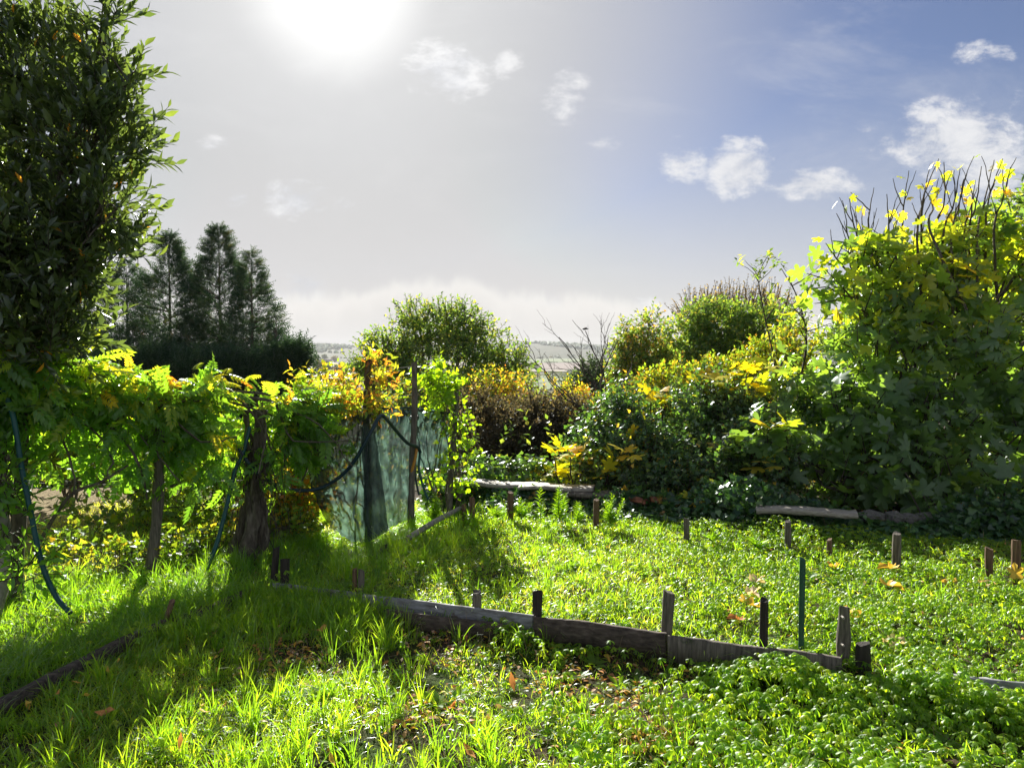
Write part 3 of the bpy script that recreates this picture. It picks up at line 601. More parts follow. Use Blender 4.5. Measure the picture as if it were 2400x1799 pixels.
FG = [(c, np.array([r_[0], min(r_[1], .4), r_[2]]), w_) for c, r_, w_ in FG]
def t_fig(P):
    x, y, f = project(P); return np.clip(.12 + rng.random(len(P)) * .38 + .31 * sstep(y, 1000, 640) * rng.uniform(.4, 1.25, len(P)) + .12 * (rng.random(len(P)) < .06), 0, 1)
fb = np.array([4.6, 8.6, float(H(4.6, 8.6))])
fig = tree('fig_tree', 'big many stemmed fig tree, green below and yellow above', 'tree', fb, FG, 1400, FIGS, M_fig, L=.26, K=5, ls=.135, svar=.6, shell=.15, gap=-.45, gf=2.2, angle=1.15, up=.5, rand=.45, droop=.15, tint=t_fig,
           trunk_r=.05, bark=M_bark, twig_r=.009, seed=15, stems=7, singles=290, limbs=9, cell=52)
sh = []; tipP = []
for px0, py0, px1, py1 in ((2030, 600, 1990, 465), (2045, 600, 2048, 440), (2085, 620, 2078, 455), (2100, 600, 2110, 500), (2150, 560, 2180, 385), (2160, 560, 2200, 372), (2190, 560, 2212, 380), (2180, 540, 2160, 430), (2210, 560, 2250, 395), (2230, 570, 2268, 398), (2270, 560, 2300, 390),
                           (2290, 560, 2330, 375), (2310, 560, 2350, 372), (2330, 540, 2368, 392), (2260, 560, 2290, 440), (2120, 600, 2130, 400), (2000, 640, 1960, 500), (1990, 640, 1935, 570), (2060, 620, 2020, 490), (2240, 600, 2240, 470)):
    a = at(px0, py0, 9.1 + rng.uniform(-.3, .4)); e = at(px1, py1, 9.1 + rng.uniform(-.5, .5)); m_ = (a + e) / 2 + [rng.normal() * .06, 0, 0]
    m2_ = a + (a - e) * 1.2 + [.35, .1, -.2]
    S_ = spline([m2_, a, m_, e], 18); S_[:, 0] += .004 * np.sin(np.arange(len(S_)) * 1.9); sh += [(p, q, 0, 0) for p, q in tube(S_, np.linspace(.020, .0042, len(S_)), 5)]
    for _ in range(3):
        s0 = S_[rng.integers(6, 15)]; e2 = s0 + np.array([rng.normal() * .12, rng.normal() * .1, rng.uniform(.2, .45)]); sh += [(p, q, 0, 0) for p, q in limb(s0, e2, .008, .0035, .04, 6, 4)[0]]; tipP.append(e2 if rng.random() < .5 else s0)
    if rng.random() < .35: tipP.append(e)
o = obj('bare_shoots', sh, M_bark, fig, smooth=True)
tipP = np.array(tipP); lv, _ = shoots(tipP, norm(rng.normal(size=tipP.shape)), .06, 1, .10, 1.2, .2, .5, .3, tint=lowt(.6, 1))
obj('top_leaves', [(*place(FIG, lv['P'], lv['M'], lv['S'], lv['T']), 0)], M_fig, fig, kind='stuff')
# dense tree behind the fig, closing the right edge
tree('dense_tree', 'dense yellow green tree behind the fig at the right edge', 'tree', gbase(2380, 12), [E(2340, 600, 12, 90, 80), E(2440, 560, 12, 100, 110), E(2300, 700, 12, 170, 130), E(2100, 850, 12, 200, 100), E(2400, 900, 12, 200, 200), E(2150, 1000, 11, 200, 100)], 3600, LAN, M_tree, L=.3, K=8, ls=.12, shell=.4, tint=lowt(.1, .8), trunk_r=.1, seed=16, stems=2, limbs=6)

# young figs with yellow leaves
def young_fig(label, bx, by, tips, Y, mt, n=4, ls=.17):
    b = at(bx, by, Y); b[2] = float(H(b[0], b[1])); r = root('young_fig', b, label, 'sapling', None); st, tp = [], []
    for px, py in tips:
        e = at(px, py, Y + rng.uniform(-.25, .25)); st += [(p, q, 0, 0) for p, q in limb(b, e, .014, .006, .1, 8, 5)[0]]; tp.append(e)
    obj('stem', st, M_twig, r, smooth=True); tp = np.array(tp)
    lv, _ = shoots(tp - [0, 0, .06], np.tile([0, 0, 1.], (len(tp), 1)), .12, n, ls, 1.25, .5, .25, .05, tint=lowt(0, 1), svar=.25)
    rest = leaf_parts(r, 'leaf', FIG, lv, mt, 290, 3)
    if len(rest['P']): obj('inner_leaves', [(*place(FIG, rest['P'], rest['M'], rest['S'], rest['T']), 0)], mt, r)
young_fig('young fig with bright yellow leaves behind the long plank, left clump', 1340, 1140, [(1300, 1065), (1335, 1060), (1330, 1100), (1295, 1110), (1370, 1065), (1395, 1070), (1390, 1100), (1350, 1125), (1320, 1120), (1280, 1120)], 8.3, M_figy, 5, .15)
young_fig('yellow leaved fig shoot leaning right beside the plank end', 1400, 1140, [(1430, 1095), (1455, 1110), (1465, 1120), (1425, 1110)], 8.2, M_figy, 4, .15)
young_fig('young yellow fig standing up through the bramble mound', 1480, 1130, [(1470, 1045), (1490, 1035), (1515, 1060), (1475, 1070), (1500, 1080)], 8.1, M_figy, 5, .16)
young_fig('highest yellow leaved fig at the back of the bramble mound', 1740, 1080, [(1640, 905), (1670, 890), (1700, 915), (1720, 880), (1750, 875), (1780, 905), (1690, 940), (1790, 860), (1770, 930), (1830, 900)], 8.9, M_figy, 5, .17)
young_fig('small yellow fig shoot on top of the bramble left shoulder', 1540, 1080, [(1525, 935), (1550, 925), (1560, 945), (1500, 1000)], 9.2, M_figy, 4, .14)
young_fig('low green fig with drooping leaves left of the big fig', 1790, 1180, [(1760, 1040), (1800, 1010), (1840, 1000), (1740, 1090), (1800, 1090), (1850, 1070), (1760, 1130), (1700, 1060), (1690, 1110)], 7.7, M_fig, 6, .18)
young_fig('tiny yellow fig sprig hanging over the wall above a short stake', 1612, 1205, [(1615, 1180), (1630, 1178)], 7.2, M_figy, 3, .11)

# ------------------------------------------------------------------ wall, planks, tiles, ivy
def loft_box(a, b, hgt, thick, nseg=14, jit=.004, taper=0., tilt=0.):
    """a board from a to b (top edge points), hgt down, thick to the back"""
    a = np.asarray(a, float); b = np.asarray(b, float); t = norm(b - a); nrm = norm(np.cross(t, [0, 0, 1.])); upv = np.cross(nrm, t); upv = norm(upv + nrm * tilt)
    V, Fc = [], []
    for i in range(nseg + 1):
        c = a + (b - a) * i / nseg; w1 = wob(c[None] * 3, 2, 4)[0] * jit * 2
        ring = [(0, 0), (.5, .015), (1, 0), (1.02, -.45), (1, -1), (.5, -1), (0, -1), (-.03, -.5)]
        for (p_, q_) in ring:
            V.append(c + nrm * -(p_ - .5) * thick + upv * (q_ * hgt * (1 - taper * i / nseg) + w1) + rng.normal(size=3) * jit * .4)
    n = 8
    for i in range(nseg):
        for k in range(n): k2 = (k + 1) % n; Fc.append((i * n + k, i * n + k2, (i + 1) * n + k2, (i + 1) * n + k))
    e0 = list(range(n))[::-1]; e1 = [nseg * n + k for k in range(n)]
    caps = [(e0[0], e0[i], e0[i + 1]) for i in range(1, n - 1)] + [(e1[0], e1[i], e1[i + 1]) for i in range(1, n - 1)]
    V = np.array(V)
    return [(V, np.array(Fc), 0, 0), (V, np.array(caps), 0, 0)]
r = root('garden_wall', (*WALL[1], 0), 'low ivy covered rubble wall along the back of the garden', 'wall')
def wpt(s):
    seg = np.linalg.norm(np.diff(WALL, axis=0), axis=1); c = np.concatenate([[0], np.cumsum(seg)]); i = min(np.searchsorted(c, s, 'right') - 1, len(seg) - 1); return WALL[i] + (WALL[i + 1] - WALL[i]) * (s - c[i]) / seg[i]
WL = np.linalg.norm(np.diff(WALL, axis=0), axis=1).sum()
sm = []
for k in range(4):
    d = norm(rng.normal(size=(26, 3)));
    import bmesh
    bm = bmesh.new(); bmesh.ops.create_icosphere(bm, subdivisions=1, radius=.5)
    for v_ in bm.verts: v_.co *= 1 + random.uniform(-.16, .12); v_.co.x *= 1.15
    me = bpy.data.meshes.new('stone'); bm.to_mesh(me); bm.free(); me.materials.append(M_stone); sm.append(me)
for row in range(2):
    s = .1
    while s < WL - .2:
        L = random.uniform(.16, .32); p = wpt(s); o = bpy.data.objects.new('stone', random.choice(sm)); COL.objects.link(o); o.parent = r
        hh = random.uniform(.1, .14); gz = float(H(p[0], p[1]))
        o.location = Vector((p[0], p[1] + random.uniform(-.03, .03), gz + .02 + row * .085)) - r.location; o.scale = (L, .26, hh * 1.25); o.rotation_euler = (random.uniform(-.1, .1), random.uniform(-.1, .1), random.uniform(-.25, .25) + math.atan2(-.3, 1)); s += L * .8
def plank(label, p0, p1, Y0, Y1, dep, th, m, nm='plank'):
    a = at(*p0, Y0); b = at(*p1, Y1); c = (a + b) / 2; r_ = loft_box(a, b, th, dep, 16, .006)
    o = obj(nm, r_, m, None); me = o.data; return props(o, label, 'plank')
plank('long bleached plank lying on the wall behind the tall weeds', (1060, 1124), (1392, 1140), 8.05, 7.75, .26, .035, M_plank)
plank('second bleached plank half under the long one', (1215, 1136), (1340, 1142), 7.75, 7.65, .14, .03, M_plank)
plank('short dark plank at the right end of the long plank', (1330, 1148), (1462, 1158), 7.7, 7.5, .24, .04, M_stake)
plank('grey plank on the wall under the fig leaves', (1772, 1186), (2008, 1197), 6.7, 6.45, .16, .05, M_plank)
plank('thin dark plank lying behind the grey plank', (1700, 1180), (1880, 1183), 7.3, 7.1, .12, .04, M_stake_b)
for i, (px, py, Y, rz, lab) in enumerate(((1655, 1192, 7.2, .2, 'broken red roof tile leaning on the wall left of the grey plank'), (1700, 1185, 7.2, -.3, 'curved red roof tile on the wall beside the grey plank'), (1560, 1175, 7.35, .5, 'red roof tile nearly buried in bramble leaves'), (1480, 1168, 7.45, -.1, 'red roof tile at the end of the dark short plank'))):
    a = np.linspace(-1.2, 1.2, 9); V = np.concatenate([np.stack([np.sin(a) * rr, np.full(9, yy), np.cos(a) * rr - .05], 1) for yy in (-.17, .17) for rr in (.085, .073)]); Fc = []
    for j in range(8): Fc += [(j, j + 1, 19 + j, 18 + j), (9 + j + 1, 9 + j, 27 + j, 28 + j), (j + 1, j, 9 + j, 10 + j), (18 + j, 19 + j, 28 + j, 27 + j)]
    Fc += [(0, 18, 27, 9), (8, 17, 35, 26)]
    o = obj('roof_tile', [(V, np.array(Fc), 0, 0)], M_tile, None, smooth=False, label=lab, cat='roof tile'); o.location = Vector(at(px, py, Y)); o.rotation_euler = (.15, .2, rz + 1.2)
def wob2_(P, f, s): return wob(np.concatenate([P[:, :2], np.zeros((len(P), 1))], 1), f, s)
# ivy over the wall and bank (nobody could count it)
n = 12000; s = rng.random(n) * WL; P = np.array([wpt(x_) for x_ in s]); off = rng.normal(size=n) * .13 - .1; P[:, 1] += off
z = H(P[:, 0], P[:, 1]) + np.clip(.26 + .12 * wob2_(P, 2.3, 5) - np.abs(off + .02) * .55, .03, .4) * rng.uniform(.1, 1.15, n) ; P = np.stack([P[:, 0], P[:, 1] - rng.random(n) * .12, z], 1)
thin = (wob(P, 2.2, 4) > -.9) & ~((P[:, 0] > -.7) & (P[:, 0] < 1.) & (P[:, 2] > .2)); P = P[thin]; n = len(P)
d = norm(np.stack([rng.normal(size=n) * .5, np.full(n, -.7), rng.normal(size=n) * .5 - .1], 1))
V1 = place(IVY, P, frames(d, np.array([0, -.6, .8]) + rng.normal(size=(n, 3)) * .4), .065 * rng.uniform(.5, 1.3, n), rng.random(n) * .97)
obj('ivy', [(*V1, 0)], M_ivy, kind='stuff')
# creeping plants at the foot of the wall
n = 5000; s = rng.random(n) * WL; P = np.array([wpt(x_) for x_ in s]); P[:, 1] -= .12 + np.abs(rng.normal(size=n)) * .25; P = np.stack([P[:, 0], P[:, 1], H(P[:, 0], P[:, 1]) + rng.uniform(.01, .1, n)], 1)
d = norm(np.stack([rng.normal(size=n), rng.normal(size=n), np.full(n, .2)], 1))
obj('creepers', [(*place(IVY, P, frames(d, np.array([0, 0, 1.]) + rng.normal(size=(n, 3)) * .4), .06 * rng.uniform(.5, 1.3, n), .3 + rng.random(n) * .6), 0)], M_ivy, kind='stuff')

# ------------------------------------------------------------------ stakes
def stake(label, bx, by, tx, ty, wpx, m, z=0.0, square=False, name='wooden_stake', knob=False, group=None, depthf=1., cat='stake', extra=0):
    b = G(bx, by, z); Yd = b[1]; t = at(tx, ty, Yd + extra); r_ = wpx / 2 * Yd / F; n = 8 if square else 10; nr = 9; V = []; rot = random.uniform(-.3, .3)
    b0 = b + (b - t) * .25
    sd = random.random() * 10
    for i in range(nr):
        f = i / (nr - 1); c = b0 + (t - b0) * f
        for k in range(n):
            a = k * 2 * math.pi / n + rot * (not square)
            if square:
                cx, cy = math.cos(a + math.pi / 8 * 0), math.sin(a); q = 1 / max(abs(cx), abs(cy)); q = min(q, 1.22); x_, y_ = cx * q, cy * q * .7 * depthf
            else: x_, y_ = math.cos(a), math.sin(a)
            rr = r_ * (1 + (.05 + .1 * knob) * math.sin(a * 2 + f * (4 + 5 * knob) + sd) + random.uniform(-.03, .03))
            if i == nr - 1: rr *= .94
            V.append(c + np.array([x_ * rr, y_ * rr, (random.uniform(-.006, .004) + .008 * math.sin(a + sd)) if i == nr - 1 else 0]))
    Fc = [(i * n + k, i * n + (k + 1) % n, (i + 1) * n + (k + 1) % n, (i + 1) * n + k) for i in range(nr - 1) for k in range(n)]
    cap = [((nr - 1) * n, (nr - 1) * n + k, (nr - 1) * n + k + 1) for k in range(1, n - 1)]
    V = np.array(V); o = obj(name, [(V - b, np.array(Fc), 0, 0), (V - b, np.array(cap), 0, 0)], m, None, label=label, cat=cat, group=group); o.location = Vector(b); return o
GS = 'stakes along the crossing board'; GF = 'short stakes along the back wall'
stake('tall black round stake at the far left corner of the crossing board', 640, 1384, 648, 1283, 17, M_stake_d, group=GS)
stake('black square stake, shorter of the pair at the far left corner', 667, 1388, 668, 1309, 21, M_stake_d, square=True, group=GS)
stake('thin stake with orange worn face, left one of the touching pair', 832, 1410, 831, 1333, 12, M_stake_b, group=GS)
stake('thin grey brown stake, right one of the touching pair', 846, 1412, 847, 1335, 15, M_stake, square=True, group=GS)
stake('low square stake between the touching pair and the black square stake', 1117, 1455, 1118, 1387, 21, M_stake, square=True, group=GS)
stake('dark square stake where two boards meet, middle of the crossing board', 1258, 1475, 1260, 1383, 24, M_stake_d, square=True, group=GS)
stake('grey cracked stake leaning right with clover at its foot', 1561, 1512, 1568, 1385, 27, M_stake, group=GS)
stake('dark round stake just left of the green metal post', 1789, 1545, 1791, 1405, 19, M_stake_d, group=GS)
kn = stake('thick knobbly grey stake with drilled holes right of the green post', 1975, 1568, 1979, 1420, 29, M_stake, knob=True, group=GS)
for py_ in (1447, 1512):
    c = at(1977, py_, kn.location[1] - .048); h_ = obj('lit_hole_plug', [(p, q, 0, 0) for p, q in tube([c - [0, .004, 0], c + [0, .02, 0]], .006, 8)], M_plank); h_.parent = kn; h_.matrix_parent_inverse = Matrix.Translation(-kn.location)  # pale plugs, their colour standing in for light seen through the holes
stake('squat black square stake right of the knobbly stake', 2023, 1580, 2023, 1507, 32, M_stake_d, square=True, group=GS)
stake('narrow green painted metal post standing behind the crossing board', 1877, 1545, 1881, 1309, 13, M_green, square=True, name='metal_post', cat='post')
for lab, bx, by, tx, ty, wd, m in (('short stake at the left foot of the long plank, stub beside it', 1107, 1208, 1106, 1165, 14, M_stake_b), ('low stub left of the first back wall stake', 1088, 1207, 1087, 1181, 12, M_stake_b), ('brown stake under the middle of the long plank', 1196, 1212, 1197, 1153, 15, M_stake_b),
                           ('brown stake between the tall weeds near the plank end', 1397, 1228, 1398, 1170, 14, M_stake_b), ('grey stake below the tiny yellow fig sprig', 1609, 1264, 1609, 1214, 14, M_stake), ('split topped stake under the grey plank', 1847, 1275, 1847, 1221, 15, M_stake),
                           ('lowest stub right of the split topped stake', 1944, 1290, 1944, 1263, 12, M_stake_b), ('pale topped stake under the big fig', 2101, 1314, 2102, 1249, 19, M_stake), ('brown stub among yellow fallen fig leaves', 2318, 1338, 2318, 1283, 17, M_stake_b), ('last tall stake at the right edge below the fig', 2381, 1344, 2382, 1265, 21, M_stake_b)):
    stake(lab, bx, by + 4, tx, ty, wd, m, z=.05, group=GF)
stake('tiny dark stump in the shaded path grass before the net', 903, 1298, 903, 1276, 9, M_stake_d)
stake('leaning brown stake holding the left bed board', 386, 1462, 404, 1408, 14, M_stake_b, square=True)

# ------------------------------------------------------------------ boards
def board(label, p0, p1, drop_, th, m, zb=0.0, jit=.004, nseg=18, name='board', taper=0.):
    """p0, p1: pixels of the top edge; drop_: pixels to the ground below"""
    a = G(p0[0], p0[1] + drop_[0], zb); b = G(p1[0], p1[1] + drop_[1], zb)
    A = at(p0[0], p0[1], a[1]); B = at(p1[0], p1[1], b[1])
    return props(obj(name, loft_box(A, B, (A[2] - a[2] + B[2] - b[2]) / 2 + .05, th, nseg, jit, taper), m, None), label, 'board')
board('thin whitish board running from the corner stakes to the touching pair', (636, 1364), (850, 1391), (22, 30), .022, M_paint, jit=.0015)
board('flaking white board between the touching pair and the dark square stake', (852, 1392), (1250, 1441), (36, 42), .022, M_paint, jit=.0015)
board('grey board between the dark square stake and the leaning stake', (1253, 1444), (1562, 1484), (42, 40), .03, M_board)
board('grey board behind the green post ending at the knobbly stake', (1566, 1489), (1972, 1543), (40, 38), .032, M_stake)
board('painted grey board at the lower right corner, nearly covered by clover', (2120, 1569), (2440, 1606), (34, 38), .03, M_paint)
board('lower cracked board under the flaking white board', (905, 1430), (1180, 1462), (22, 20), .02, M_board, nseg=10)
board('long rotting board edging the left side of the bed', (-30, 1652), (384, 1452), (24, 20), .045, M_board, jit=.003, nseg=22)
board('sunken black board between leaning stake and corner stakes', (410, 1450), (600, 1376), (14, 14), .05, M_board, jit=.004)
a = G(955, 1272, .03); b = G(1078, 1203, .07); a[2] += .035; b[2] += .05
obj('fallen_pole', [(p, q, 0, 0) for p, q in tube(spline([a, (a * .5 + b * .5) + [0, 0, .012], b], 10), np.linspace(.028, .022, 11), 8)], M_palebark, None, smooth=True, label='grey split pole lying in the grass right of the net', cat='pole')
a = G(868, 1316, 0) + [0, 0, .02]; b = G(905, 1296, 0) + [0, 0, .04]
obj('fallen_stick', [(p, q, 0, 0) for p, q in tube([a, (a + b) / 2 + [0, 0, .01], b], .02, 6)], M_twig, None, label='dark rotten stick in the shaded path grass', cat='stick')

# ------------------------------------------------------------------ vine fence posts
def post(label, bx, by, tx, ty, r0, m=M_bark, name='fence_post', z=0., topY=None, group='posts carrying the vine', rough=.12):
    b = G(bx, by, z); t = at(tx, ty, topY or b[1]); S_ = spline([b - (t - b) * .12, b + (t - b) * .35 + rng.normal(size=3) * .012, b + (t - b) * .7 + rng.normal(size=3) * .012, t], 14)
    V = tube(S_, r0 * (1 + rough * np.sin(np.arange(len(S_)) * 1.7)) * np.linspace(1.1, .85, len(S_)), 9); o = obj(name, [(p - b, q, 0, 0) for p, q in V], m, None, smooth=True, label=label, cat='post', group=group); o.location = Vector(b); return b, t
post('dark upright vine post beside the left green hose', 35, 1395, 55, 930, .042)
post('leaning grey vine post between the two hanging hoses', 355, 1325, 385, 920, .04, M_stake)
post('thin dark vine post between gnarled trunk and net', 735, 1170, 748, 1010, .022, M_stake_d)
post('reddish rough post standing highest left of the net', 856, 1215, 864, 838, .034, M_stake_b, 'net_post', topY=6.75, group='tall posts round the net')
post('smooth grey post with dark tie right of the crossed hose', 962, 1216, 971, 850, .033, M_stake, 'net_post', topY=7.4, group='tall posts round the net')
post('short leaning grey post at the right end of the net', 1052, 1195, 1072, 867, .03, M_stake, 'net_post', topY=7.9, group='tall posts round the net')
# ragged pale trunk at the frame edge
S_ = spline([G(-15, 1440), at(15, 1330, 4.7), at(5, 1200, 4.7), at(-30, 1080, 4.8)], 14)
obj('pale_stem', [(p, q, 0, 0) for p, q in tube(S_, np.linspace(.045, .03, len(S_)), 8)] , M_palebark, None, smooth=True, label='pale bare stem at the left frame edge by the hose', cat='stem')
# gnarled old vine: trunk, cordons, hanging root fibres, leaves
b = G(600, 1292); r = root('climbing_vine', b, 'leafy climbing vine with gnarled trunk covering the post fence', 'vine')
tr = []
for k in range(7):
    o_ = rng.normal(size=3) * [.05, .05, 0]; S_ = spline([b + o_ * 1.5 - [0, 0, .05], at(612, 1200, b[1]) + o_, at(600, 1100, b[1]) + rng.normal(size=3) * .05, at(600 + rng.normal() * 30, 960, b[1] + .05)], 16)
    S_[1:-1] += rng.normal(size=(len(S_) - 2, 3)) * .01; tr += [(p, q, 0, 0) for p, q in tube(S_, np.linspace(.042, .02, len(S_)) * rng.uniform(.6, 1.1), 7)]
obj('trunk', tr, M_bark, r, smooth=True)
n = 260; A = b + np.stack([rng.normal(size=n) * .1, rng.normal(size=n) * .08, rng.uniform(.1, .95, n)], 1); Bp = A + np.stack([rng.normal(size=n) * .05, rng.normal(size=n) * .04, -rng.uniform(.15, .4, n)], 1); Bp[:, 2] = np.maximum(Bp[:, 2], .01)
obj('root_fibres', [(*segs(A, Bp, .0035, .002), 0, 0)], M_twig, r, kind='stuff')
line = np.array([at(-180, 900, 4.3), at(40, 905, 4.95), at(200, 905, 5.3), at(380, 925, 5.6), at(600, 940, 6.), at(700, 965, 6.3), at(790, 975, 6.7)])
cd = []
for dz in (0, -.03, .05, -.12): S_ = spline(line + rng.normal(size=line.shape) * .04 + [0, 0, dz], 36); cd += [(p, q, 0, 0) for p, q in tube(S_, .013, 6)]
for k in range(40):
    s0 = spline(line, 60)[rng.integers(2, 58)]; e0 = s0 + np.array([rng.normal() * .4, rng.normal() * .15, -rng.uniform(.15, .8)]); cd += [(p, q, 0, 0) for p, q in limb(s0, e0, .011, .005, .25, 8, 5)[0]]
for pts in ([(80, 1290, 5.), (160, 1165, 5.), (235, 1130, 5.1), (300, 1090, 5.2)], [(400, 1140, 5.6), (440, 1125, 5.7), (500, 1120, 5.8)], [(210, 960, 5.2), (290, 1030, 5.3), (330, 1100, 5.3), (345, 1170, 5.4)]):
    S_ = spline([at(*p_) for p_ in pts], 14); cd += [(p, q, 0, 0) for p, q in tube(S_, np.linspace(.014, .008, len(S_)), 6)]
obj('cordons', cd, M_bark, r, smooth=True)
VE = [E(-60, 900, 4.7, 130, 120), E(60, 880, 4.95, 110, 80), E(150, 930, 5.1, 110, 75), E(230, 900, 5.3, 60, 35), E(280, 940, 5.35, 90, 60), E(350, 940, 5.55, 60, 45), E(420, 960, 5.7, 80, 50), E(500, 950, 5.85, 60, 45), E(560, 940, 5.95, 60, 40), E(595, 935, 5.95, 45, 35), E(600, 1010, 5.85, 40, 50, .12, .7), E(640, 965, 6.1, 60, 40), E(700, 985, 6.3, 60, 40), E(735, 960, 6.6, 30, 20),
      E(450, 1020, 5.8, 100, 60, .2, .5), E(300, 1040, 5.5, 110, 70, .2, .45), E(640, 1040, 6.1, 60, 70, .2, .5), E(100, 1040, 5.1, 80, 50, .2, .3), E(480, 1090, 5.9, 70, 40, .15, .35)]
VE = [(c - np.array([0, 0, .05 * (c[0] > -3.)]), np.array([r_[0], .13, r_[2] * .9]), w_) for c, r_, w_ in VE]
def t_vine(P):
    x, y, f = project(P); return np.clip(.15 + rng.random(len(P)) * .5 + .34 * sstep(y, 990, 890) * sstep(x, 60, 260) * rng.random(len(P)) ** .7 + .3 * (rng.random(len(P)) < .03), 0, 1)  # backlit glow along the vine top is put into the leaf tint
P, O = crown(VE, 1200, .1, -.3, 6., 3); P[:, 2] += .07 * wob(P, 5, 1); lv, (A, Bq) = shoots(P, O, .2, 3, .16, 1.0, .25, .6, .35, tint=t_vine)
rest = leaf_parts(r, 'leaf', PIN, lv, M_vine, 290, 46)
obj('foliage', [(*place(PIN, rest['P'], rest['M'], rest['S'], rest['T']), 0), (*segs(A, Bq, .003, .0015), .5, 1)], [M_vine, M_twig], r, kind='stuff')
# loose tendrils arching above
S1 = spline([at(195, 905, 5.2), at(205, 840, 5.2), at(240, 812, 5.2), at(300, 810, 5.2), at(322, 820, 5.2)], 20); S2 = spline([at(284, 875, 5.3), at(280, 840, 5.3), at(300, 815, 5.3), at(320, 812, 5.3)], 14)
obj('tendrils', [(p, q, 0, 0) for S_ in (S1, S2) for p, q in tube(S_, .0035, 4)], M_stem, r)
# fence wires
wr = []
for (p0, p1) in (((55, 935, 4.95), (385, 945, 5.6)), ((385, 945, 5.6), (748, 1012, 6.5)), ((35, 1130, 4.95), (370, 1130, 5.6)), ((370, 1130, 5.6), (740, 1110, 6.45))):
    a, c = at(*p0), at(*p1); wr.append((a, c))
for (a, c), lab in zip(wr, ('upper fence wire from the left hose post to the leaning post', 'upper fence wire from the leaning post to the net', 'lower fence wire left of the leaning post', 'lower fence wire right of the leaning post')):
    obj('fence_wire', [(p, q, 0, 0) for p, q in tube([a, (a + c) / 2 - [0, 0, .02], c], .0022, 4)], M_wire, None, label=lab, cat='wire', group='wires of the vine fence')
a, c, d = at(866, 856, 6.75), at(970, 858, 7.4), at(1070, 868, 7.9)
for A_, B_, dz, lab in ((a, c, 0, 'top wire sagging between reddish post and grey post'), (a, c, -.28, 'lower wire between reddish post and grey post above the net'), (c, d, 0, 'top wire between the two grey net posts'), (c, d, -.28, 'lower wire between the two grey net posts')):
    obj('fence_wire', [(p, q, 0, 0) for p, q in tube([A_ + [0, 0, dz], (A_ + B_) / 2 + [0, 0, dz - .03], B_ + [0, 0, dz]], .0025, 4)], M_wire, None, label=lab, cat='wire', group='wires between the tall net posts')

# vine plants climbing the tall posts
def climber(label, ells, n, lm, temp, ls, tint, base, cat='climber', L=.16, K=5, gap=-.25, seed=0, up=.3, droop=.15):
    return tree('climbing_plant', label, cat, base, ells, n, temp, lm, L=L, K=K, ls=ls, shell=.0, gap=gap, gf=7, angle=1.1, up=up, droop=droop, tint=tint, trunk_r=.012, stems=3, seed=seed, limbs=8, twig_r=.0025)
climber('red and orange leaved creeper on the highest post', [E(862, 890, 6.75, 28, 60, .2), E(845, 930, 6.7, 45, 45, .2), E(885, 920, 6.8, 22, 45, .2), E(858, 830, 6.75, 16, 26, .1, .5), E(790, 930, 6.8, 60, 35, .2), E(730, 915, 6.7, 40, 25, .2)], 380, M_under, LAN, .075, lowt(.35, 1), G(850, 1225), K=6)
climber('fresh green climber filling the gap between the two grey posts', [E(1010, 930, 7.6, 40, 50, .2), E(1040, 900, 7.7, 30, 45, .2), E(1010, 875, 7.6, 14, 30, .1, .6), E(1060, 950, 7.7, 28, 60, .2), E(950, 940, 7.4, 40, 14, .1)], 240, M_clover, IVY, .055, lowt(.2, .8), G(1050, 1190), seed=2)
climber('bright green climber hanging down the right edge of the net', [E(1068, 1010, 7.7, 16, 55, .15), E(1075, 1070, 7.6, 32, 40, .2), E(1065, 1110, 7.6, 45, 26, .2), E(1095, 1030, 7.7, 16, 60, .15, .5)], 200, M_clover, RND, .045, lowt(.1, .8), G(1070, 1190), seed=4)
climber('green creeper over the end of the long plank', [E(1150, 1106, 8.5, 90, 10, .25), E(1250, 1106, 8.6, 80, 10, .3)], 340, M_bramble, IVY, .06, lowt(.2, .95), gbase(1150, 8.4), seed=5)
# brick fragment on the post head
# ------------------------------------------------------------------ shade net
def sheet(ctrl, nu, nv, fold=.03, fr=22, wr_=.01, phase=0., bulge=0.):
    ctrl = np.array(ctrl, float); s = np.linspace(0, 1, nu); Pn = np.zeros((nv, nu, 3))
    C = [np.interp(s, ctrl[:, 0], ctrl[:, k]) for k in range(1, 7)]
    for i, t in enumerate(np.linspace(0, 1, nv)):
        for j in range(nu):
            px = C[0][j] * (1 - t) + C[3][j] * t + bulge * math.sin(t * math.pi) * (1 - s[j]) ** 2; py = C[1][j] * (1 - t) + C[4][j] * t; Yd = C[2][j] * (1 - t) + C[5][j] * t
            f_ = fold * (.25 + .75 * t) * math.sin(s[j] * fr + 1.2 * math.sin(t * 3 + s[j] * 5) + phase) + fold * .5 * math.sin(s[j] * fr * 2.3 + t * 2)
            Pn[i, j] = at(px, py, Yd + f_)
    fl = Pn.reshape(-1, 3); fl[:, 1] += wr_ * wob(fl * [9, 9, 5], 3, 2) + wr_ * .6 * wob(fl * [20, 9, 14], 3, 5); i_ = np.arange(nu * nv).reshape(nv, nu)
    return [(fl, np.stack([i_[:-1, :-1], i_[:-1, 1:], i_[1:, 1:], i_[1:, :-1]], -1).reshape(-1, 4), 0, 0)]
r = root('shade_net', G(850, 1268), 'torn blue green shade netting hung between the tall posts', 'netting')
obj('left_panel', sheet([(0, 752, 1008, 6.5, 775, 1238, 6.5), (.2, 795, 985, 6.5, 822, 1270, 6.35), (.42, 850, 968, 6.6, 862, 1270, 6.4), (.6, 890, 954, 6.75, 900, 1244, 6.6), (.8, 930, 955, 7.05, 932, 1228, 6.85), (1, 966, 960, 7.3, 958, 1214, 7.15)], 110, 60, .06, 22, .035, bulge=-38), M_net, r, smooth=True)
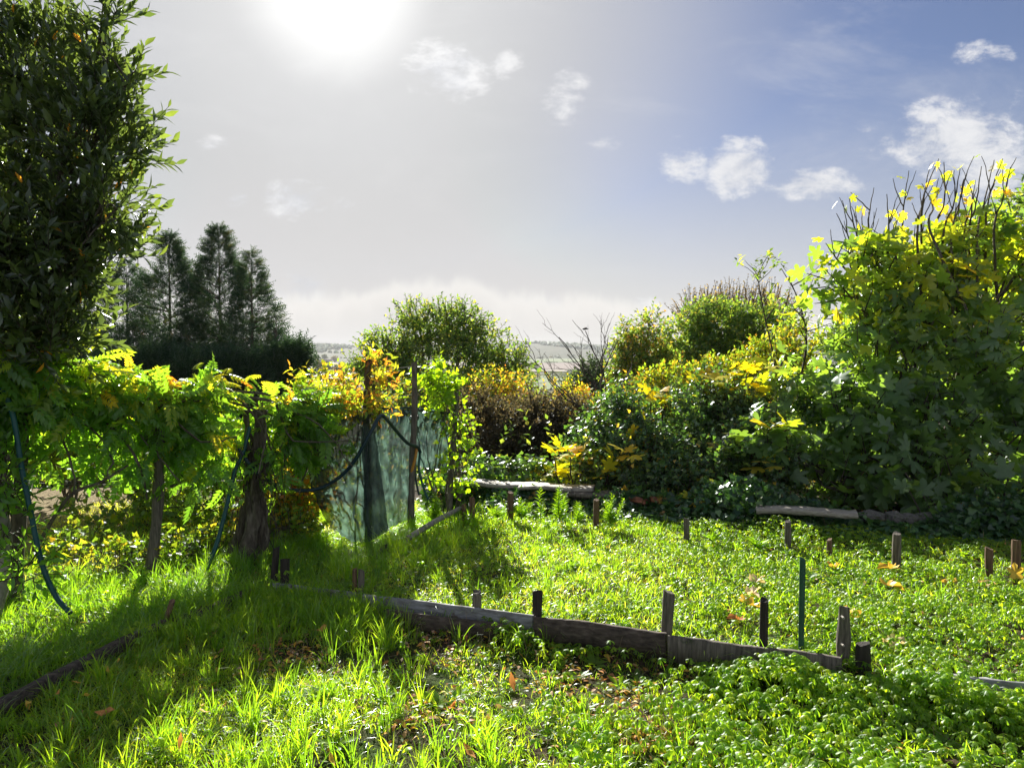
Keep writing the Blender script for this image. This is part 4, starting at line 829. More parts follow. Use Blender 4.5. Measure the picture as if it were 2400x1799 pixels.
obj('right_panel', sheet([(0, 968, 955, 7.33, 972, 1090, 7.33), (.5, 1010, 958, 7.5, 1012, 1098, 7.5), (1, 1052, 968, 7.75, 1048, 1100, 7.7)], 50, 34, .05, 12, .03), M_net, r, smooth=True)
obj('overlap_panel', sheet([(0, 845, 1000, 6.45, 862, 1270, 6.32), (.5, 862, 1000, 6.5, 880, 1262, 6.38), (1, 880, 1010, 6.6, 912, 1242, 6.5)], 30, 40, .02, 9, .015), M_net, r, smooth=True)
obj('top_hem', [(p, q, 0, 0) for p, q in tube(spline([at(885, 957, 6.7), at(930, 957, 7.), at(968, 955, 7.33), at(1005, 963, 7.5), at(1052, 968, 7.75)], 20), .012, 6)], M_net, r, smooth=True)
obj('post_tie', [(p, q, 0, 0) for p, q in tube(spline([at(960, 980, 7.32), at(972, 984, 7.3), at(980, 976, 7.35), at(972, 972, 7.45), at(960, 980, 7.32)], 12), .013, 6)], M_hosed, r, smooth=True)

# ------------------------------------------------------------------ hoses
def hose(label, pts, rad, m, name='garden_hose'):
    P = [at(*p) for p in pts] if len(pts[0]) == 3 else pts
    S_ = spline(P, 40); obj(name, [(p, q, 0, 0) for p, q in tube(S_, rad, 10)], m, None, smooth=True, label=label, cat='hose')
hose('thick green hose hanging from the vine at the far left into the grass', [(-20, 905, 4.6), (12, 925, 4.6), (32, 980, 4.62), (48, 1080, 4.6), (72, 1200, 4.55), (98, 1320, 4.5), (130, 1395, 4.5), (165, 1436, 4.45)], .0165, M_hose)
hose('green hose slanting down from the vine left of the gnarled trunk', [(585, 1000, 5.9), (570, 1060, 5.85), (552, 1100, 5.8), (535, 1170, 5.7), (512, 1260, 5.6), (490, 1320, 5.5), (474, 1352, 5.45)], .0165, M_hose)
hose('dark blue green hose looping from the gnarled trunk over the net', [(560, 1050, 5.85), (588, 1092, 5.85), (640, 1135, 6.), (700, 1149, 6.25), (760, 1140, 6.35), (820, 1095, 6.35), (865, 1020, 6.35), (888, 978, 6.45), (900, 976, 6.5), (925, 1005, 6.75), (955, 1038, 7.), (978, 1047, 7.2), (985, 1060, 7.25)], .0165, M_hosed)
hose('short yellow hose end dangling from the grey post', [(977, 1045, 7.22), (974, 1070, 7.2), (966, 1100, 7.2), (960, 1120, 7.22)], .0145, M_hosey)
hose('thin blue hose hanging right of the grey post', [(984, 1060, 7.3), (982, 1100, 7.3), (992, 1140, 7.28), (1004, 1172, 7.25)], .012, M_hose)
hose('thin dark hose end hanging behind the blue one', [(972, 1080, 7.35), (974, 1120, 7.35), (982, 1160, 7.32)], .011, M_hosed)

# ------------------------------------------------------------------ undergrowth behind the vine
tree('yellow_undergrowth', 'backlit yellow and green shrub seen through the vine fence', 'shrub', gbase(480, 7.6), [E(450, 1190, 7.2, 110, 70), E(560, 1150, 7.4, 80, 90), E(380, 1120, 7.6, 120, 80), E(650, 1120, 7.2, 60, 120), E(520, 1050, 7.8, 160, 60), E(690, 1190, 7., 50, 60), E(280, 1200, 7.2, 110, 60)], 900, RND, M_under, L=.18, K=6, ls=.055, shell=.2, gap=-.8, gf=3, tint=lowt(0, .6), trunk_r=.012, stems=8, seed=17, limbs=12, up=.8, zmin=-.1)
tree('green_undergrowth', 'backlit light green shrub behind the left end of the vine', 'shrub', gbase(150, 8.3), [E(60, 1000, 8., 150, 70), E(220, 1010, 8.2, 130, 70), E(330, 1000, 8.4, 100, 70), E(100, 1070, 8., 120, 30)], 1300, RND, M_under, L=.2, K=6, ls=.06, shell=.2, gap=-.7, gf=3, tint=lowt(0, .5), trunk_r=.015, stems=8, seed=18, limbs=10, up=.8)
tree('autumn_creeper_bush', 'rusty orange bush left of the net behind the vine end', 'bush', gbase(720, 7.3), [E(700, 1010, 7.2, 60, 70), E(640, 1200, 6.8, 60, 60), E(720, 1150, 6.9, 40, 70), E(760, 900, 7.8, 50, 25)], 900, RND, M_under, L=.16, K=6, ls=.05, shell=.2, gap=-.7, gf=3, tint=lowt(.4, 1), trunk_r=.012, stems=5, seed=19, limbs=10, up=.6, zmin=-.05)
tree('low_bramble', 'low tangled bramble at the foot of the vine posts', 'bramble', G(250, 1335), [E(120, 1370, 5.25, 130, 35, .25), E(280, 1330, 5.6, 120, 35, .25), E(430, 1290, 6., 100, 40, .25), E(520, 1290, 6.1, 60, 30, .2), E(200, 1290, 6., 120, 30, .3), E(690, 1235, 6.6, 60, 30, .2)], 1000, IVY, M_under, L=.14, K=5, ls=.045, shell=.1, gap=-.3, gf=4, tint=lowt(.0, .8), trunk_r=.008, stems=9, seed=20, limbs=8, up=.8, zmin=0)
tree('small_leaved_sapling', 'leafy young shoot at the left frame edge below the hose', 'sapling', G(0, 1400), [E(20, 1220, 4.6, 50, 60, .15), E(60, 1330, 4.5, 45, 40, .15), E(0, 1120, 4.6, 50, 60, .15)], 120, LAN, M_vine, L=.16, K=5, ls=.08, shell=.1, gap=None, tint=lowt(.1, .6), trunk_r=.008, stems=2, seed=21, limbs=6)

# ------------------------------------------------------------------ tall weeds
def weed(label, bx, by, top, n=60, wpx=14, Yz=.07, dens=1., name='tall_weed', stems=1):
    b = G(bx, by, Yz); r = root(name, b, label, 'weed', 'tall weeds before the back wall'); st, Ps, Ds = [], [], []
    for s in range(stems):
        e = at(bx + (rng.normal() * wpx * .8 if s else rng.normal() * 3), top + (rng.uniform(8, 35) if s else 0), b[1] + rng.normal() * .05); S_ = spline([b, (b + e) / 2 + rng.normal(size=3) * .01, e], 12)
        st += [(p, q, 0, 0) for p, q in tube(S_, np.linspace(.005, .0015, len(S_)), 5)]; k = int(n * dens); f = np.linspace(.06, 1, k); idx_ = f * (len(S_) - 1); P = np.stack([np.interp(idx_, range(len(S_)), S_[:, c]) for c in range(3)], 1)
        a = np.arange(k) * 2.4; Ps.append(P); Ds.append(np.stack([np.cos(a), np.sin(a), .75 + rng.normal(size=k) * .3], 1))
    P = np.concatenate(Ps); d = np.concatenate(Ds)
    obj('stem', st, M_stem, r, smooth=True); ff = np.tile(np.linspace(1.15, .4, len(P) // stems), stems)
    obj('foliage', [(*place(T_lance(.11), P, frames(norm(d), np.array([0, 0, 1.]) + rng.normal(size=(len(P), 3)) * .2), .09 * ff * rng.uniform(.7, 1.2, len(P)), rng.random(len(P)) * .5), 0)], M_clover, r)
weed('tallest leafy weed before the wall, centre of three spikes', 1312, 1222, 1138, 70, 20, stems=3)
weed('slim single weed spike left of the tallest one', 1268, 1220, 1142, 48)
weed('short bushy weed between the tallest spike and the brown stake', 1352, 1222, 1178, 50, 14, stems=2)
weed('tall bushy weed right of the brown stake', 1432, 1230, 1158, 60, 22, stems=4)
weed('low feathery weed under the long plank', 1222, 1216, 1170, 50, 18, stems=4)
weed('smallest feathery weed near the second back stake', 1165, 1212, 1188, 30, 10, stems=2)
weed('straggly seeding weed beside the fallen pole', 1016, 1222, 1155, 60, 22, Yz=.02, stems=4)
weed('wiry branching weed before the ivy, left of the split stake', 1672, 1270, 1228, 26, 20, stems=3, dens=.7)
weed('bright green sow thistle in front of the split stake', 1776, 1282, 1255, 26, 14, stems=3)

# ------------------------------------------------------------------ grass
def seg_pts(n, x0, x1, y0, y1, pw=1.): return np.stack([rng.uniform(x0, x1, n), y0 + (y1 - y0) * rng.random(n) ** pw], 1)
def zone(P):
    dist = (P - K_[:2]) @ nK; along = (P - K_[:2]) @ dK
    leftb = side(P, L0[:2], L1[:2]) > 0                      # path side of the left board
    fbd = -side(P, FB[0], FB[1]) > 0
    far = (dist > 0) & fbd & (along > -.05)
    near = (dist <= 0) & ~leftb
    wl = np.interp(P[:, 0], WALL[:, 0], WALL[:, 1])
    inside = P[:, 1] < wl - .05
    return np.where(near & (dist <= -.03), 1, np.where(far & (dist > .04), 2, 3)), inside
def blades(P, h, wd, lean, az, tint):
    n = len(P); z = H(P[:, 0], P[:, 1]); B = np.stack([P[:, 0], P[:, 1], z - .005], 1)
    dx = np.stack([np.cos(az), np.sin(az), 0 * az], 1); fa = rng.random(n) * math.pi; sx = np.stack([np.cos(fa), np.sin(fa) , 0 * fa], 1)
    V = []
    for f, wf in ((0, .8), (.4, 1), (.75, .7)):
        c = B + dx * (lean * f ** 1.8 * h)[:, None]; c[:, 2] += h * f * (1 - .35 * np.minimum(lean, 1.2) * f)
        V += [c - sx * (wd * wf / 2)[:, None], c + sx * (wd * wf / 2)[:, None]]
    c = B + dx * (lean * h)[:, None]; c[:, 2] += h * (1 - .35 * np.minimum(lean, 1.2) * 1.25); V.append(c)
    V = np.stack(V, 1).reshape(-1, 3); f = np.array([(0, 1, 3), (0, 3, 2), (2, 3, 5), (2, 5, 4), (4, 5, 6)])
    return V, (f[None] + (np.arange(n) * 7)[:, None, None]).reshape(-1, 3), np.repeat(tint, 7)
def inview(P, m=180):
    x, y, f = project(np.concatenate([P, np.zeros((len(P), 1))], 1)); return (x > -m) & (x < 2400 + m) & (y < 1799 + 260)
def wob2(P, f, s): return wob(np.concatenate([P, np.zeros((len(P), 1))], 1), f, s)
SP = [(G(1250, 1530)[:2], .42, .85), (G(1420, 1600)[:2], .3, .8), (G(690, 1520)[:2], .22, .9), (G(1050, 1480)[:2], .25, .7), (G(1000, 1650)[:2], .2, .6), (G(1560, 1720)[:2], .15, .6)]
def bare(P):
    f = np.ones(len(P))
    for c, r_, a_ in SP: f = f * (1 - a_ * np.exp(-((P - c) ** 2).sum(1) / (r_ * r_) * (1 + .6 * wob(np.concatenate([P, np.zeros((len(P), 1))], 1), 6, 2))))
    return f
parts = []
def add_grass(P, hmin, hmax, wd, lmin, lmax, t0, t1, tuft=0):
    n = len(P); h = rng.uniform(hmin, hmax, n) * (1 + .25 * wob2(P, 2.5, 2)); az = rng.random(n) * 6.283
    parts.append((*blades(P, h, wd * rng.uniform(.6, 1.3, n), rng.uniform(lmin, lmax, n), az, np.clip(t0 + (t1 - t0) * rng.random(n) ** 1.3, 0, 1)), 0))
# path and area by the fence: dense fine arching grass
P = seg_pts(190000, -4.6, 6, 2.3, 8.2); P = P[inview(P)]; zn, ins = zone(P)
q = P[(zn == 3) & ins & (side(P, G(-100, 1400)[:2], G(620, 1270)[:2]) < .35)]; add_grass(q, .06, .15, .004, .3, 1.3, 0, .75)
q2 = q[wob2(q, 3, 7) > .35][:9000]; add_grass(q2, .14, .24, .005, .4, 1.3, .1, .6)
# behind the vine: dry and sparse
q = P[(zn == 3) & (side(P, G(-100, 1400)[:2], G(620, 1270)[:2]) >= .35)][:9000]; add_grass(q, .05, .18, .004, .4, 1.3, .7, 1.25)
# near bed: short mossy grass mainly on the left half
P = seg_pts(150000, -3., 3.2, 1.9, 5.1); P = P[inview(P)]; zn, _ = zone(P); P = P[zn == 1]
dens = np.clip(sstep(P[:, 0] + .35 * wob2(P, 1.6, 1) + (P[:, 1] - 3.2) * .75, 1.2, -.9) * 1.1 + .05, 0, 1) * np.clip(1.05 + 1.1 * wob2(P, 2.1, 4), .08, 1)
q = P[rng.random(len(P)) < dens * bare(P)]; add_grass(q, .035, .085, .0035, .3, 1.2, .25, 1.02)
# tufts of long blades
def tufts(n, x0, x1, y0, y1, zs, hmin, hmax, k=16, cond=None, t0=.1, t1=.8, wd=.0055):
    C = seg_pts(n, x0, x1, y0, y1); zn, ins = zone(C); C = C[(zn == zs) & ins & inview(C)]
    if cond is not None: C = C[cond(C)]
    C = C[rng.random(len(C)) < bare(C)]
    m = len(C); kk = np.repeat(np.arange(m), k); az = rng.random(m * k) * 6.283; rr = rng.random(m * k) * .035; P = C[kk] + np.stack([np.cos(az), np.sin(az)], 1) * rr[:, None]
    hs = rng.uniform(hmin, hmax, m)[kk] * rng.uniform(.5, 1.1, m * k)
    ldir = rng.random(m)[kk] * 6.28; az2 = np.where(rng.random(m * k) < .5, az, ldir)
    parts.append((*blades(P, hs, wd * rng.uniform(.6, 1.2, m * k), rng.uniform(.1, .8, m * k), az2, np.clip(t0 + (t1 - t0) * rng.random(m)[kk] * rng.uniform(.6, 1.1, m * k), 0, 1)), 0))
tufts(1500, -2.6, 2.6, 2.1, 5., 1, .10, .21, 13, lambda C: C[:, 0] + (C[:, 1] - 3) * .8 + rng.normal(size=len(C)) * .5 < -.1)
tufts(420, -2.5, -.6, 4.0, 5.2, 1, .14, .24, 14)
tufts(5000, -1.9, .2, 4.0, 5.3, 1, .10, .2, 12, lambda C: (np.abs((C - K_[:2]) @ nK + .12) < .14) & (rng.random(len(C)) < np.where(C[:, 0] < -.9, .8, .15)))
tufts(260, -1, 2.6, 2., 4.5, 1, .07, .14, 8, t0=.2)
tufts(1100, -4, .5, 3.5, 8., 3, .12, .24, 15, None, 0, .6)
tufts(1100, -1.2, 5, 3.6, 8.4, 2, .07, .17, 12, lambda C: C[:, 0] - (C[:, 1] - 5) * .5 + rng.normal(size=len(C)) * .7 < .4)
tufts(400, -1.4, 0.6, 4.6, 7.2, 2, .14, .26, 14, lambda C: -side(C, FB[0], FB[1]) < .9)
tufts(320, 0, 5, 3.4, 7, 2, .07, .14, 10)
# far bed: short grass
P = seg_pts(150000, -1.6, 6, 3.2, 8.6); P = P[inview(P)]; zn, ins = zone(P); P = P[(zn == 2) & ins]
dens = np.clip(sstep(P[:, 0] - (P[:, 1] - 5) * .5 + .5 * wob2(P, 1.3, 1), 2.6, -.6) * .95 + .1, 0, 1) * np.clip(1.2 + .7 * wob2(P, 1.9, 8), .15, 1)
q = P[rng.random(len(P)) < dens]; add_grass(q, .035, .085, .0045, .3, 1.2, .3, 1.03)
obj('grass', parts, M_grass, kind='stuff')

# clover / wood sorrel: three folded drooping heart shaped leaflets on a stalk
def T_sorrel(fold=.28, dr=.32, lod=False):
    Vs, Fs = [], []
    for k in range(3):
        a = k * 2.094; c_, s_ = math.cos(a), math.sin(a)
        if lod: l = [(0, 0, 0), (.5, .8, -.2 - dr), (0, .75, -.02 - dr * .5), (-.5, .8, -.2 - dr)]; f = [(0, 1, 2), (0, 2, 3)]
        else: l = [(0, 0, 0), (.38, .38, -fold * .6 - dr * .2), (.56, .78, -fold - dr * .75), (.3, 1.02, -fold * .6 - dr), (0, .8, .02 - dr * .6), (-.3, 1.02, -fold * .6 - dr), (-.56, .78, -fold - dr * .75), (-.38, .38, -fold * .6 - dr * .2)]; f = [(0, 1, 4), (1, 2, 4), (2, 3, 4), (0, 4, 7), (7, 4, 6), (6, 4, 5)]
        o = sum(len(v) for v in Vs); Vs.append(np.array([(x * c_ - y * s_, x * s_ + y * c_, z) for x, y, z in l])); Fs.append(np.array(f) + o)
    V = np.concatenate(Vs); Fc = np.concatenate(Fs); o = len(V)
    V = np.concatenate([V, [(-.035, 0, 0), (.035, 0, 0), (0.03, .05, -3.2), (-.03, .05, -3.2)]]); Fc = np.concatenate([Fc, [(o, o + 1, o + 2), (o, o + 2, o + 3)]])
    return V, Fc
def add_sorrel(P, hmin, hmax, smin, smax, lod=False, t0=0., t1=.85):
    n = len(P); z = H(P[:, 0], P[:, 1]) + rng.uniform(hmin, hmax, n) * np.clip(1.1 + .7 * wob2(P, 3.1, 1), .35, 2.); a = rng.random(n) * 6.28; up_ = norm(np.stack([rng.normal(size=n) * .28, rng.normal(size=n) * .28, np.ones(n)], 1))
    M = frames(norm(np.stack([np.cos(a), np.sin(a), 0 * a], 1)), up_); M = np.stack([M[:, 0], M[:, 1], M[:, 2]], 1)
    # frames keeps Y exact; make Z exact instead
    Zx = up_; Yx = norm(np.stack([np.cos(a), np.sin(a), 0 * a], 1)); Yx = norm(Yx - (Yx * Zx).sum(1, keepdims=True) * Zx); M = np.stack([np.cross(Yx, Zx), Yx, Zx], 1)
    cp.append((*place(T_sorrel(rng.uniform(.15, .35), rng.uniform(.45, 1.0), lod), np.stack([P[:, 0], P[:, 1], z], 1), M, rng.uniform(smin, smax, n), np.clip(t0 + (t1 - t0) * rng.random(n), 0, 1)), 0))
cp = []
P = seg_pts(24000, -2.5, 3.4, 1.9, 4.9); P = P[inview(P)]; zn, _ = zone(P); P = P[zn == 1]
dens = np.clip(sstep(P[:, 0] + .4 * wob2(P, 1.6, 1) + (P[:, 1] - 3.2) * .6, -.55, .9), .03, 1) * np.clip(.85 + 1.3 * wob2(P, 1.8, 6) + .8 * sstep(P[:, 0], .6, 1.6), .06, 1)
P = P[rng.random(len(P)) < dens * bare(P)]
for k in range(8): add_sorrel(P[k::8], .03, .11, .015, .028)
distb = ((P - K_[:2]) @ nK); q = P[(distb > -.35)]; add_sorrel(q + rng.normal(size=q.shape) * .02, .06, .15, .016, .026); q = q[(((q - K_[:2]) @ nK) > -.2)]; add_sorrel(np.concatenate([q, q]) + rng.normal(size=(len(q) * 2, 2)) * .03, .06, .15, .016, .028)
P = seg_pts(52000, -1.2, 6.4, 3.2, 8.4); P = P[inview(P)]; zn, ins = zone(P); P = P[(zn == 2) & ins]
dens = np.clip(sstep(P[:, 0] - (P[:, 1] - 5) * .5 + .5 * wob2(P, 1.3, 1), -.8, 2.), .12, 1) * np.clip(1.05 + .7 * wob2(P, 2.2, 9), .25, 1)
P = P[rng.random(len(P)) < dens]
for k in range(6): add_sorrel(P[k::6], .02, .09, .013, .022, False)
P = seg_pts(1800, -3.6, 0, 2.2, 6); P = P[inview(P)]; P = P[wob2(P, 2.5, 3) > .3]; add_sorrel(P, .03, .1, .014, .022)
obj('clover', cp, M_clover, kind='stuff')

# dry stalks and straws among the plants
C = np.concatenate([seg_pts(500, -2.4, 4.5, 2., 7.5)] + [c + rng.normal(size=(22, 2)) * r_ * .8 for c, r_, a_ in SP]); C = C[inview(C)]; zn, ins = zone(C); C = C[ins & (zn != 3)]; n = len(C)
A = np.stack([C[:, 0], C[:, 1], H(C[:, 0], C[:, 1]) + .01], 1); a = rng.random(n) * 6.28; el = np.where(rng.random(n) < .6, .15, 1.3); L_ = rng.uniform(.06, .17, n); B = A + np.stack([np.cos(a) * np.cos(el), np.sin(a) * np.cos(el), np.sin(el)], 1) * L_[:, None]
obj('dead_stalks', [(*segs(A, B, .0018, .001), 0, 0)], solid_mat('straw', [(.3, (.16, .11, .06)), (.7, (.38, .3, .18))], (9, 9, 9), 3, 2, .8, .1, .002), kind='stuff')
# low broad-leaved weeds in rosettes
wp = []
C = seg_pts(900, -2.6, 5, 2., 8.); C = C[inview(C)]; zn, ins = zone(C); C = C[ins & (zn != 3)]; k = 9; kk = np.repeat(np.arange(len(C)), k); a = np.tile(np.arange(k) * .7, len(C)) + rng.random(len(C))[kk] * 6
P = np.concatenate([C[kk], (H(C[:, 0], C[:, 1]) + .01)[kk, None]], 1) + np.stack([np.cos(a), np.sin(a), 0 * a], 1) * .008; d = norm(np.stack([np.cos(a), np.sin(a), rng.uniform(.25, .8, len(a))], 1))
obj('rosette_weeds', [(*place(T_lance(.2), P, frames(d, np.array([0, 0, 1.]) + rng.normal(size=(len(a), 3)) * .15), (rng.uniform(.035, .08, len(C))[kk]) * rng.uniform(.7, 1.2, len(a)), rng.random(len(C))[kk] * .6), 0)], M_clover, kind='stuff')
C = seg_pts(26000, -2.6, 5.5, 2., 8.); C = C[inview(C)]; zn, ins = zone(C); C = C[ins & (zn != 3)]; n = len(C); a = rng.random(n) * 6.28
P = np.stack([C[:, 0], C[:, 1], H(C[:, 0], C[:, 1]) + rng.uniform(.003, .04, n)], 1); d = norm(np.stack([np.cos(a), np.sin(a), rng.normal(size=n) * .4 + .2], 1))
obj('small_herbs', [(*place(DIA, P, frames(d, np.array([0, 0, 1.]) + rng.normal(size=(n, 3)) * .3), rng.uniform(.012, .032, n), rng.random(n) * .9), 0)], M_clover, kind='stuff')
# dead leaves and bits under the plants
C = np.concatenate([seg_pts(3000, -4.5, 5.5, 2., 8.4)] + [c + rng.normal(size=(170, 2)) * r_ * .7 for c, r_, a_ in SP]); C = C[inview(C)]; n = len(C); a = rng.random(n) * 6.28; P = np.stack([C[:, 0], C[:, 1], H(C[:, 0], C[:, 1]) + rng.uniform(.004, .03, n)], 1); d = norm(np.stack([np.cos(a), np.sin(a), rng.normal(size=n) * .25], 1))
obj('leaf_litter', [(*place(T_lance(.22, .05, .3), P, frames(d, np.array([0, 0, 1.]) + rng.normal(size=(n, 3)) * .35), rng.uniform(.02, .05, n), rng.random(n)), 0)], M_fallen, kind='stuff')

# ------------------------------------------------------------------ fallen leaves lying on top, one by one
FL = [(248, 1560, .09, 0., 'yellow leaf lying beside the left board, longer of two'), (275, 1552, .07, .05, 'small yellow leaf touching the longer yellow leaf'), (168, 1598, .08, .15, 'yellow leaf on the shaded grass under the left board'), (145, 1612, .045, .5, 'small orange leaf next to the board'),
      (190, 1630, .08, .1, 'pale yellow leaf half sunk in the shaded grass'), (72, 1638, .07, .05, 'yellow leaf nearest the lower left frame edge by the board'), (268, 1655, .10, .6, 'curled red brown leaf in the sunlit grass'), (465, 1655, .07, 1., 'pale dry leaf on the sunlit grass below the hollow'),
      (668, 1580, .09, 1., 'long pale dry leaf on the mossy grass'), (768, 1458, .1, .4, 'orange leaf lying by the mossy hollow, upper one'), (1088, 1735, .12, .6, 'largest red orange leaf near the bottom of the frame'), (1205, 1600, .11, .65, 'upright brown curled leaf among the clover'), (770, 1755, .1, .2, 'yellow brown leaf at the bottom edge of the lawn'),
      (420, 1738, .08, .55, 'brown leaf standing upright in long grass'), (1795, 1625, .0, 0, ''), (1840, 1795, .1, .7, 'red leaf cut by the bottom frame edge'), (650, 1455, .06, .9, 'dry tan leaf on the shaded grass'), (520, 1650, .07, .3, 'orange yellow leaf in long sunlit blades')]
FF = [(1750, 1362, .14, 1., 'pale dry fig leaf in the far bed, the upper of two'), (1752, 1392, .13, 1., 'pale dry fig leaf in the far bed, the lower of two'), (1780, 1440, .16, 0., 'yellow fig leaf behind the dark round stake'), (2005, 1468, .14, .05, 'yellow fig leaf just right of the knobbly stake'), (2050, 1375, .16, .1, 'crumpled yellow fig leaf in the middle of the clover'),
      (1960, 1332, .13, .2, 'small yellow fig leaf near the lowest back stub'), (2384, 1364, .13, 0., 'bright yellow fig leaf upright at the right edge'), (2110, 1330, .16, .1, 'yellow brown fig leaf at the foot of the pale topped stake'), (2300, 1355, .15, .9, 'dry fig leaf beside the brown stub'), (2100, 1500, .16, 1., 'pale brown crumpled fig leaf in the clover right of the squat stake'), (1750, 1468, .11, .7, 'reddish fig leaf left of the dark round stake'), (2230, 1350, .14, .15, 'yellow fig leaf between the two right stakes')]
lm = {}
def fallen(px, py, s, t, lab, temp, nm, zoff, tilt=.22):
    if not lab: return
    key = (nm, t)
    if key not in lm:
        V = temp[0].copy(); V[:, 0] *= .8; V[:, 2] += .9 * V[:, 0] ** 2 + .16 * np.sin(V[:, 1] * 7 + 1) + .1 * np.sin(V[:, 0] * 13); lm[key] = mesh_from(nm, [(V, temp[1], t, 0)], [M_fallen])
    g_ = G(px, py, .05); o = bpy.data.objects.new(nm, lm[key]); COL.objects.link(o); o.location = (g_[0], g_[1], float(H(g_[0], g_[1])) + zoff); s *= .82; o.scale = (s, s, s)
    a = 1.2 if 'upright' in lab else random.uniform(-tilt, tilt) + .1; o.rotation_euler = (a, random.uniform(-tilt, tilt), random.uniform(0, 6.28) if a < 1 else random.uniform(-.6, .6)); props(o, lab, 'leaf', 'fallen leaves on the beds')
for f_ in FL: fallen(*f_, T_lance(.2, .06, .25), 'fallen_leaf', .06)
for f_ in FF: fallen(*f_, T_fig(.35, .06), 'fallen_fig_leaf', .05)

# ------------------------------------------------------------------ far country
FT = [(760, 868, 430, 26, 26, .6, 'reddish tree clump on the near slope of the valley'), (805, 872, 440, 34, 24, .35, 'olive tree clump beside the reddish one in the valley'), (715, 884, 400, 22, 14, .5, 'low orange bush beside the conifers in the valley'), (775, 893, 360, 22, 14, .1, 'dark round bush on the pale field edge'),
      (696, 835, 1380, 6, 6, .2, 'small tree left of the far white farm'), (762, 838, 1400, 7, 8, .5, 'tree right of the far white farm'), (785, 841, 1420, 10, 8, .8, 'rusty far tree row piece beside the farm'), (832, 841, 1300, 6, 6, .2, 'lone round tree far in the left meadow'),
      (1250, 858, 900, 12, 9, .3, 'round tree on the ploughed slope'), (1320, 878, 520, 45, 10, .5, 'hedge below the ploughed field'), (1240, 880, 500, 30, 9, .7, 'brown hedge end at the left of the green meadow'), (1400, 876, 540, 40, 12, .4, 'hedge behind the bare tree'), (1350, 848, 1400, 30, 3, .1, 'thin dark hedge on the top of the ploughed field'), (1290, 850, 1380, 20, 3, .1, 'thin hedge line left of the dark hedge'),
      (745, 840, 1420, 4, 9, .0, 'slim dark poplar behind the farm')]
for (px, py, Y, rx, ry, tn, lab) in FT:
    c = at(px, py, Y); zb = float(H(c[0], Y)); c[2] = max(c[2], zb + ry * Y / F * .8); sx_, sz_ = rx * Y / F, ry * Y / F
    r = root('far_tree', (c[0], Y, zb), lab, 'tree'); ell = [(c + np.array([rng.uniform(-.5, .5) * sx_, rng.uniform(-.4, .4) * sx_, rng.uniform(-.2, .2) * sz_]), np.array([sx_ * .6, min(sx_, sz_) * .7, sz_ * .75]), 1.) for _ in range(4)]
    P, O = crown(ell, 500, .6); n = len(P); obj('crown', [(*place(T_round(), P, frames(norm(O + rng.normal(size=(n, 3)) * .6), O), sz_ * .3 * rng.uniform(.5, 1.2, n), np.clip(tn + rng.normal(size=n) * .12, 0, 1)), 0)], M_far, r)
    obj('trunk', [(p, q, 0, 0) for p, q in tube([(c[0], Y, zb - .5), (c[0], Y, c[2])], [sz_ * .08, sz_ * .05], 6)], M_bark, r)
# wooded hills: many small crowns, and woods in the valley
n = 9000; U = rng.uniform(-.75, .75, n); Yw = rng.uniform(2050, 2750, n); P = np.stack([U * Yw, Yw], 1); keep = wob(np.stack([P[:, 0], P[:, 1], 0 * U], 1), .006, 3) > -.25; P = P[keep]; n = len(P)
P3 = np.stack([P[:, 0], P[:, 1], H(P[:, 0], P[:, 1])], 1); S = rng.uniform(8, 15, n)
OC = (np.array([(0, 0, 1), (1, 0, .3), (0, 1, .35), (-1, 0, .3), (0, -1, .35), (.6, .6, -.3), (-.6, .6, -.3), (-.6, -.6, -.3), (.6, -.6, -.3)]) * [.6, .6, .75], np.array([(0, 1, 2), (0, 2, 3), (0, 3, 4), (0, 4, 1), (1, 5, 2), (2, 6, 3), (3, 7, 4), (4, 8, 1)]))
obj('hill_woodland', [(*place(OC, P3, frames(np.tile([0, 1., 0], (n, 1)) + rng.normal(size=(n, 3)) * .2, np.tile([0, 0, 1.], (n, 1))), S, rng.random(n) * .7), 0)], M_far, kind='stuff')
n = 1500; U = rng.uniform(-.7, .7, n); rows = rng.choice([640, 700, 880, 1470, 1480, 1800, 1900], n); Yw = rows * (1 + .08 * U + rng.normal(size=n) * .006); P = np.stack([U * Yw, Yw], 1); keep = wob2(P, .012, 5) > .0; P = P[keep]; n = len(P); P3 = np.stack([P[:, 0], P[:, 1], H(P[:, 0], P[:, 1]) + 1], 1)
obj('valley_hedgerows', [(*place(OC, P3, frames(np.tile([0, 1., 0], (n, 1)) + rng.normal(size=(n, 3)) * .2, np.tile([0, 0, 1.], (n, 1))), rng.uniform(3, 6.5, n), rng.random(n) * .8), 0)], M_far, kind='stuff')
# woodland between garden and valley (treetops that read as one mass)
n = 5200; U = rng.uniform(-.75, .8, n); Yw = rng.uniform(30, 70, n); keep = ((U < -.3) | (U > .02)) ; P = np.stack([U * Yw, Yw], 1)[keep]; n = len(P)
hh = np.where(P[:, 0] / P[:, 1] > .02, rng.uniform(.3, 3.6, n), rng.uniform(.3, 4.2, n)) * (1 + .3 * wob2(P, .3, 3)); P3 = np.stack([P[:, 0], P[:, 1], H(P[:, 0], P[:, 1]) + hh], 1)
lv, tw = shoots(P3, norm(rng.normal(size=P3.shape) + [0, 0, .5]), .9, 7, .32, 1., .6, .5, .1, tint=lowt(0, .9))
obj('slope_woodland', [(*place(DIA, lv['P'], lv['M'], lv['S'], lv['T']), 0), (*segs(*tw, .02, .01), .5, 1)], [M_tree, M_twig], kind='stuff')
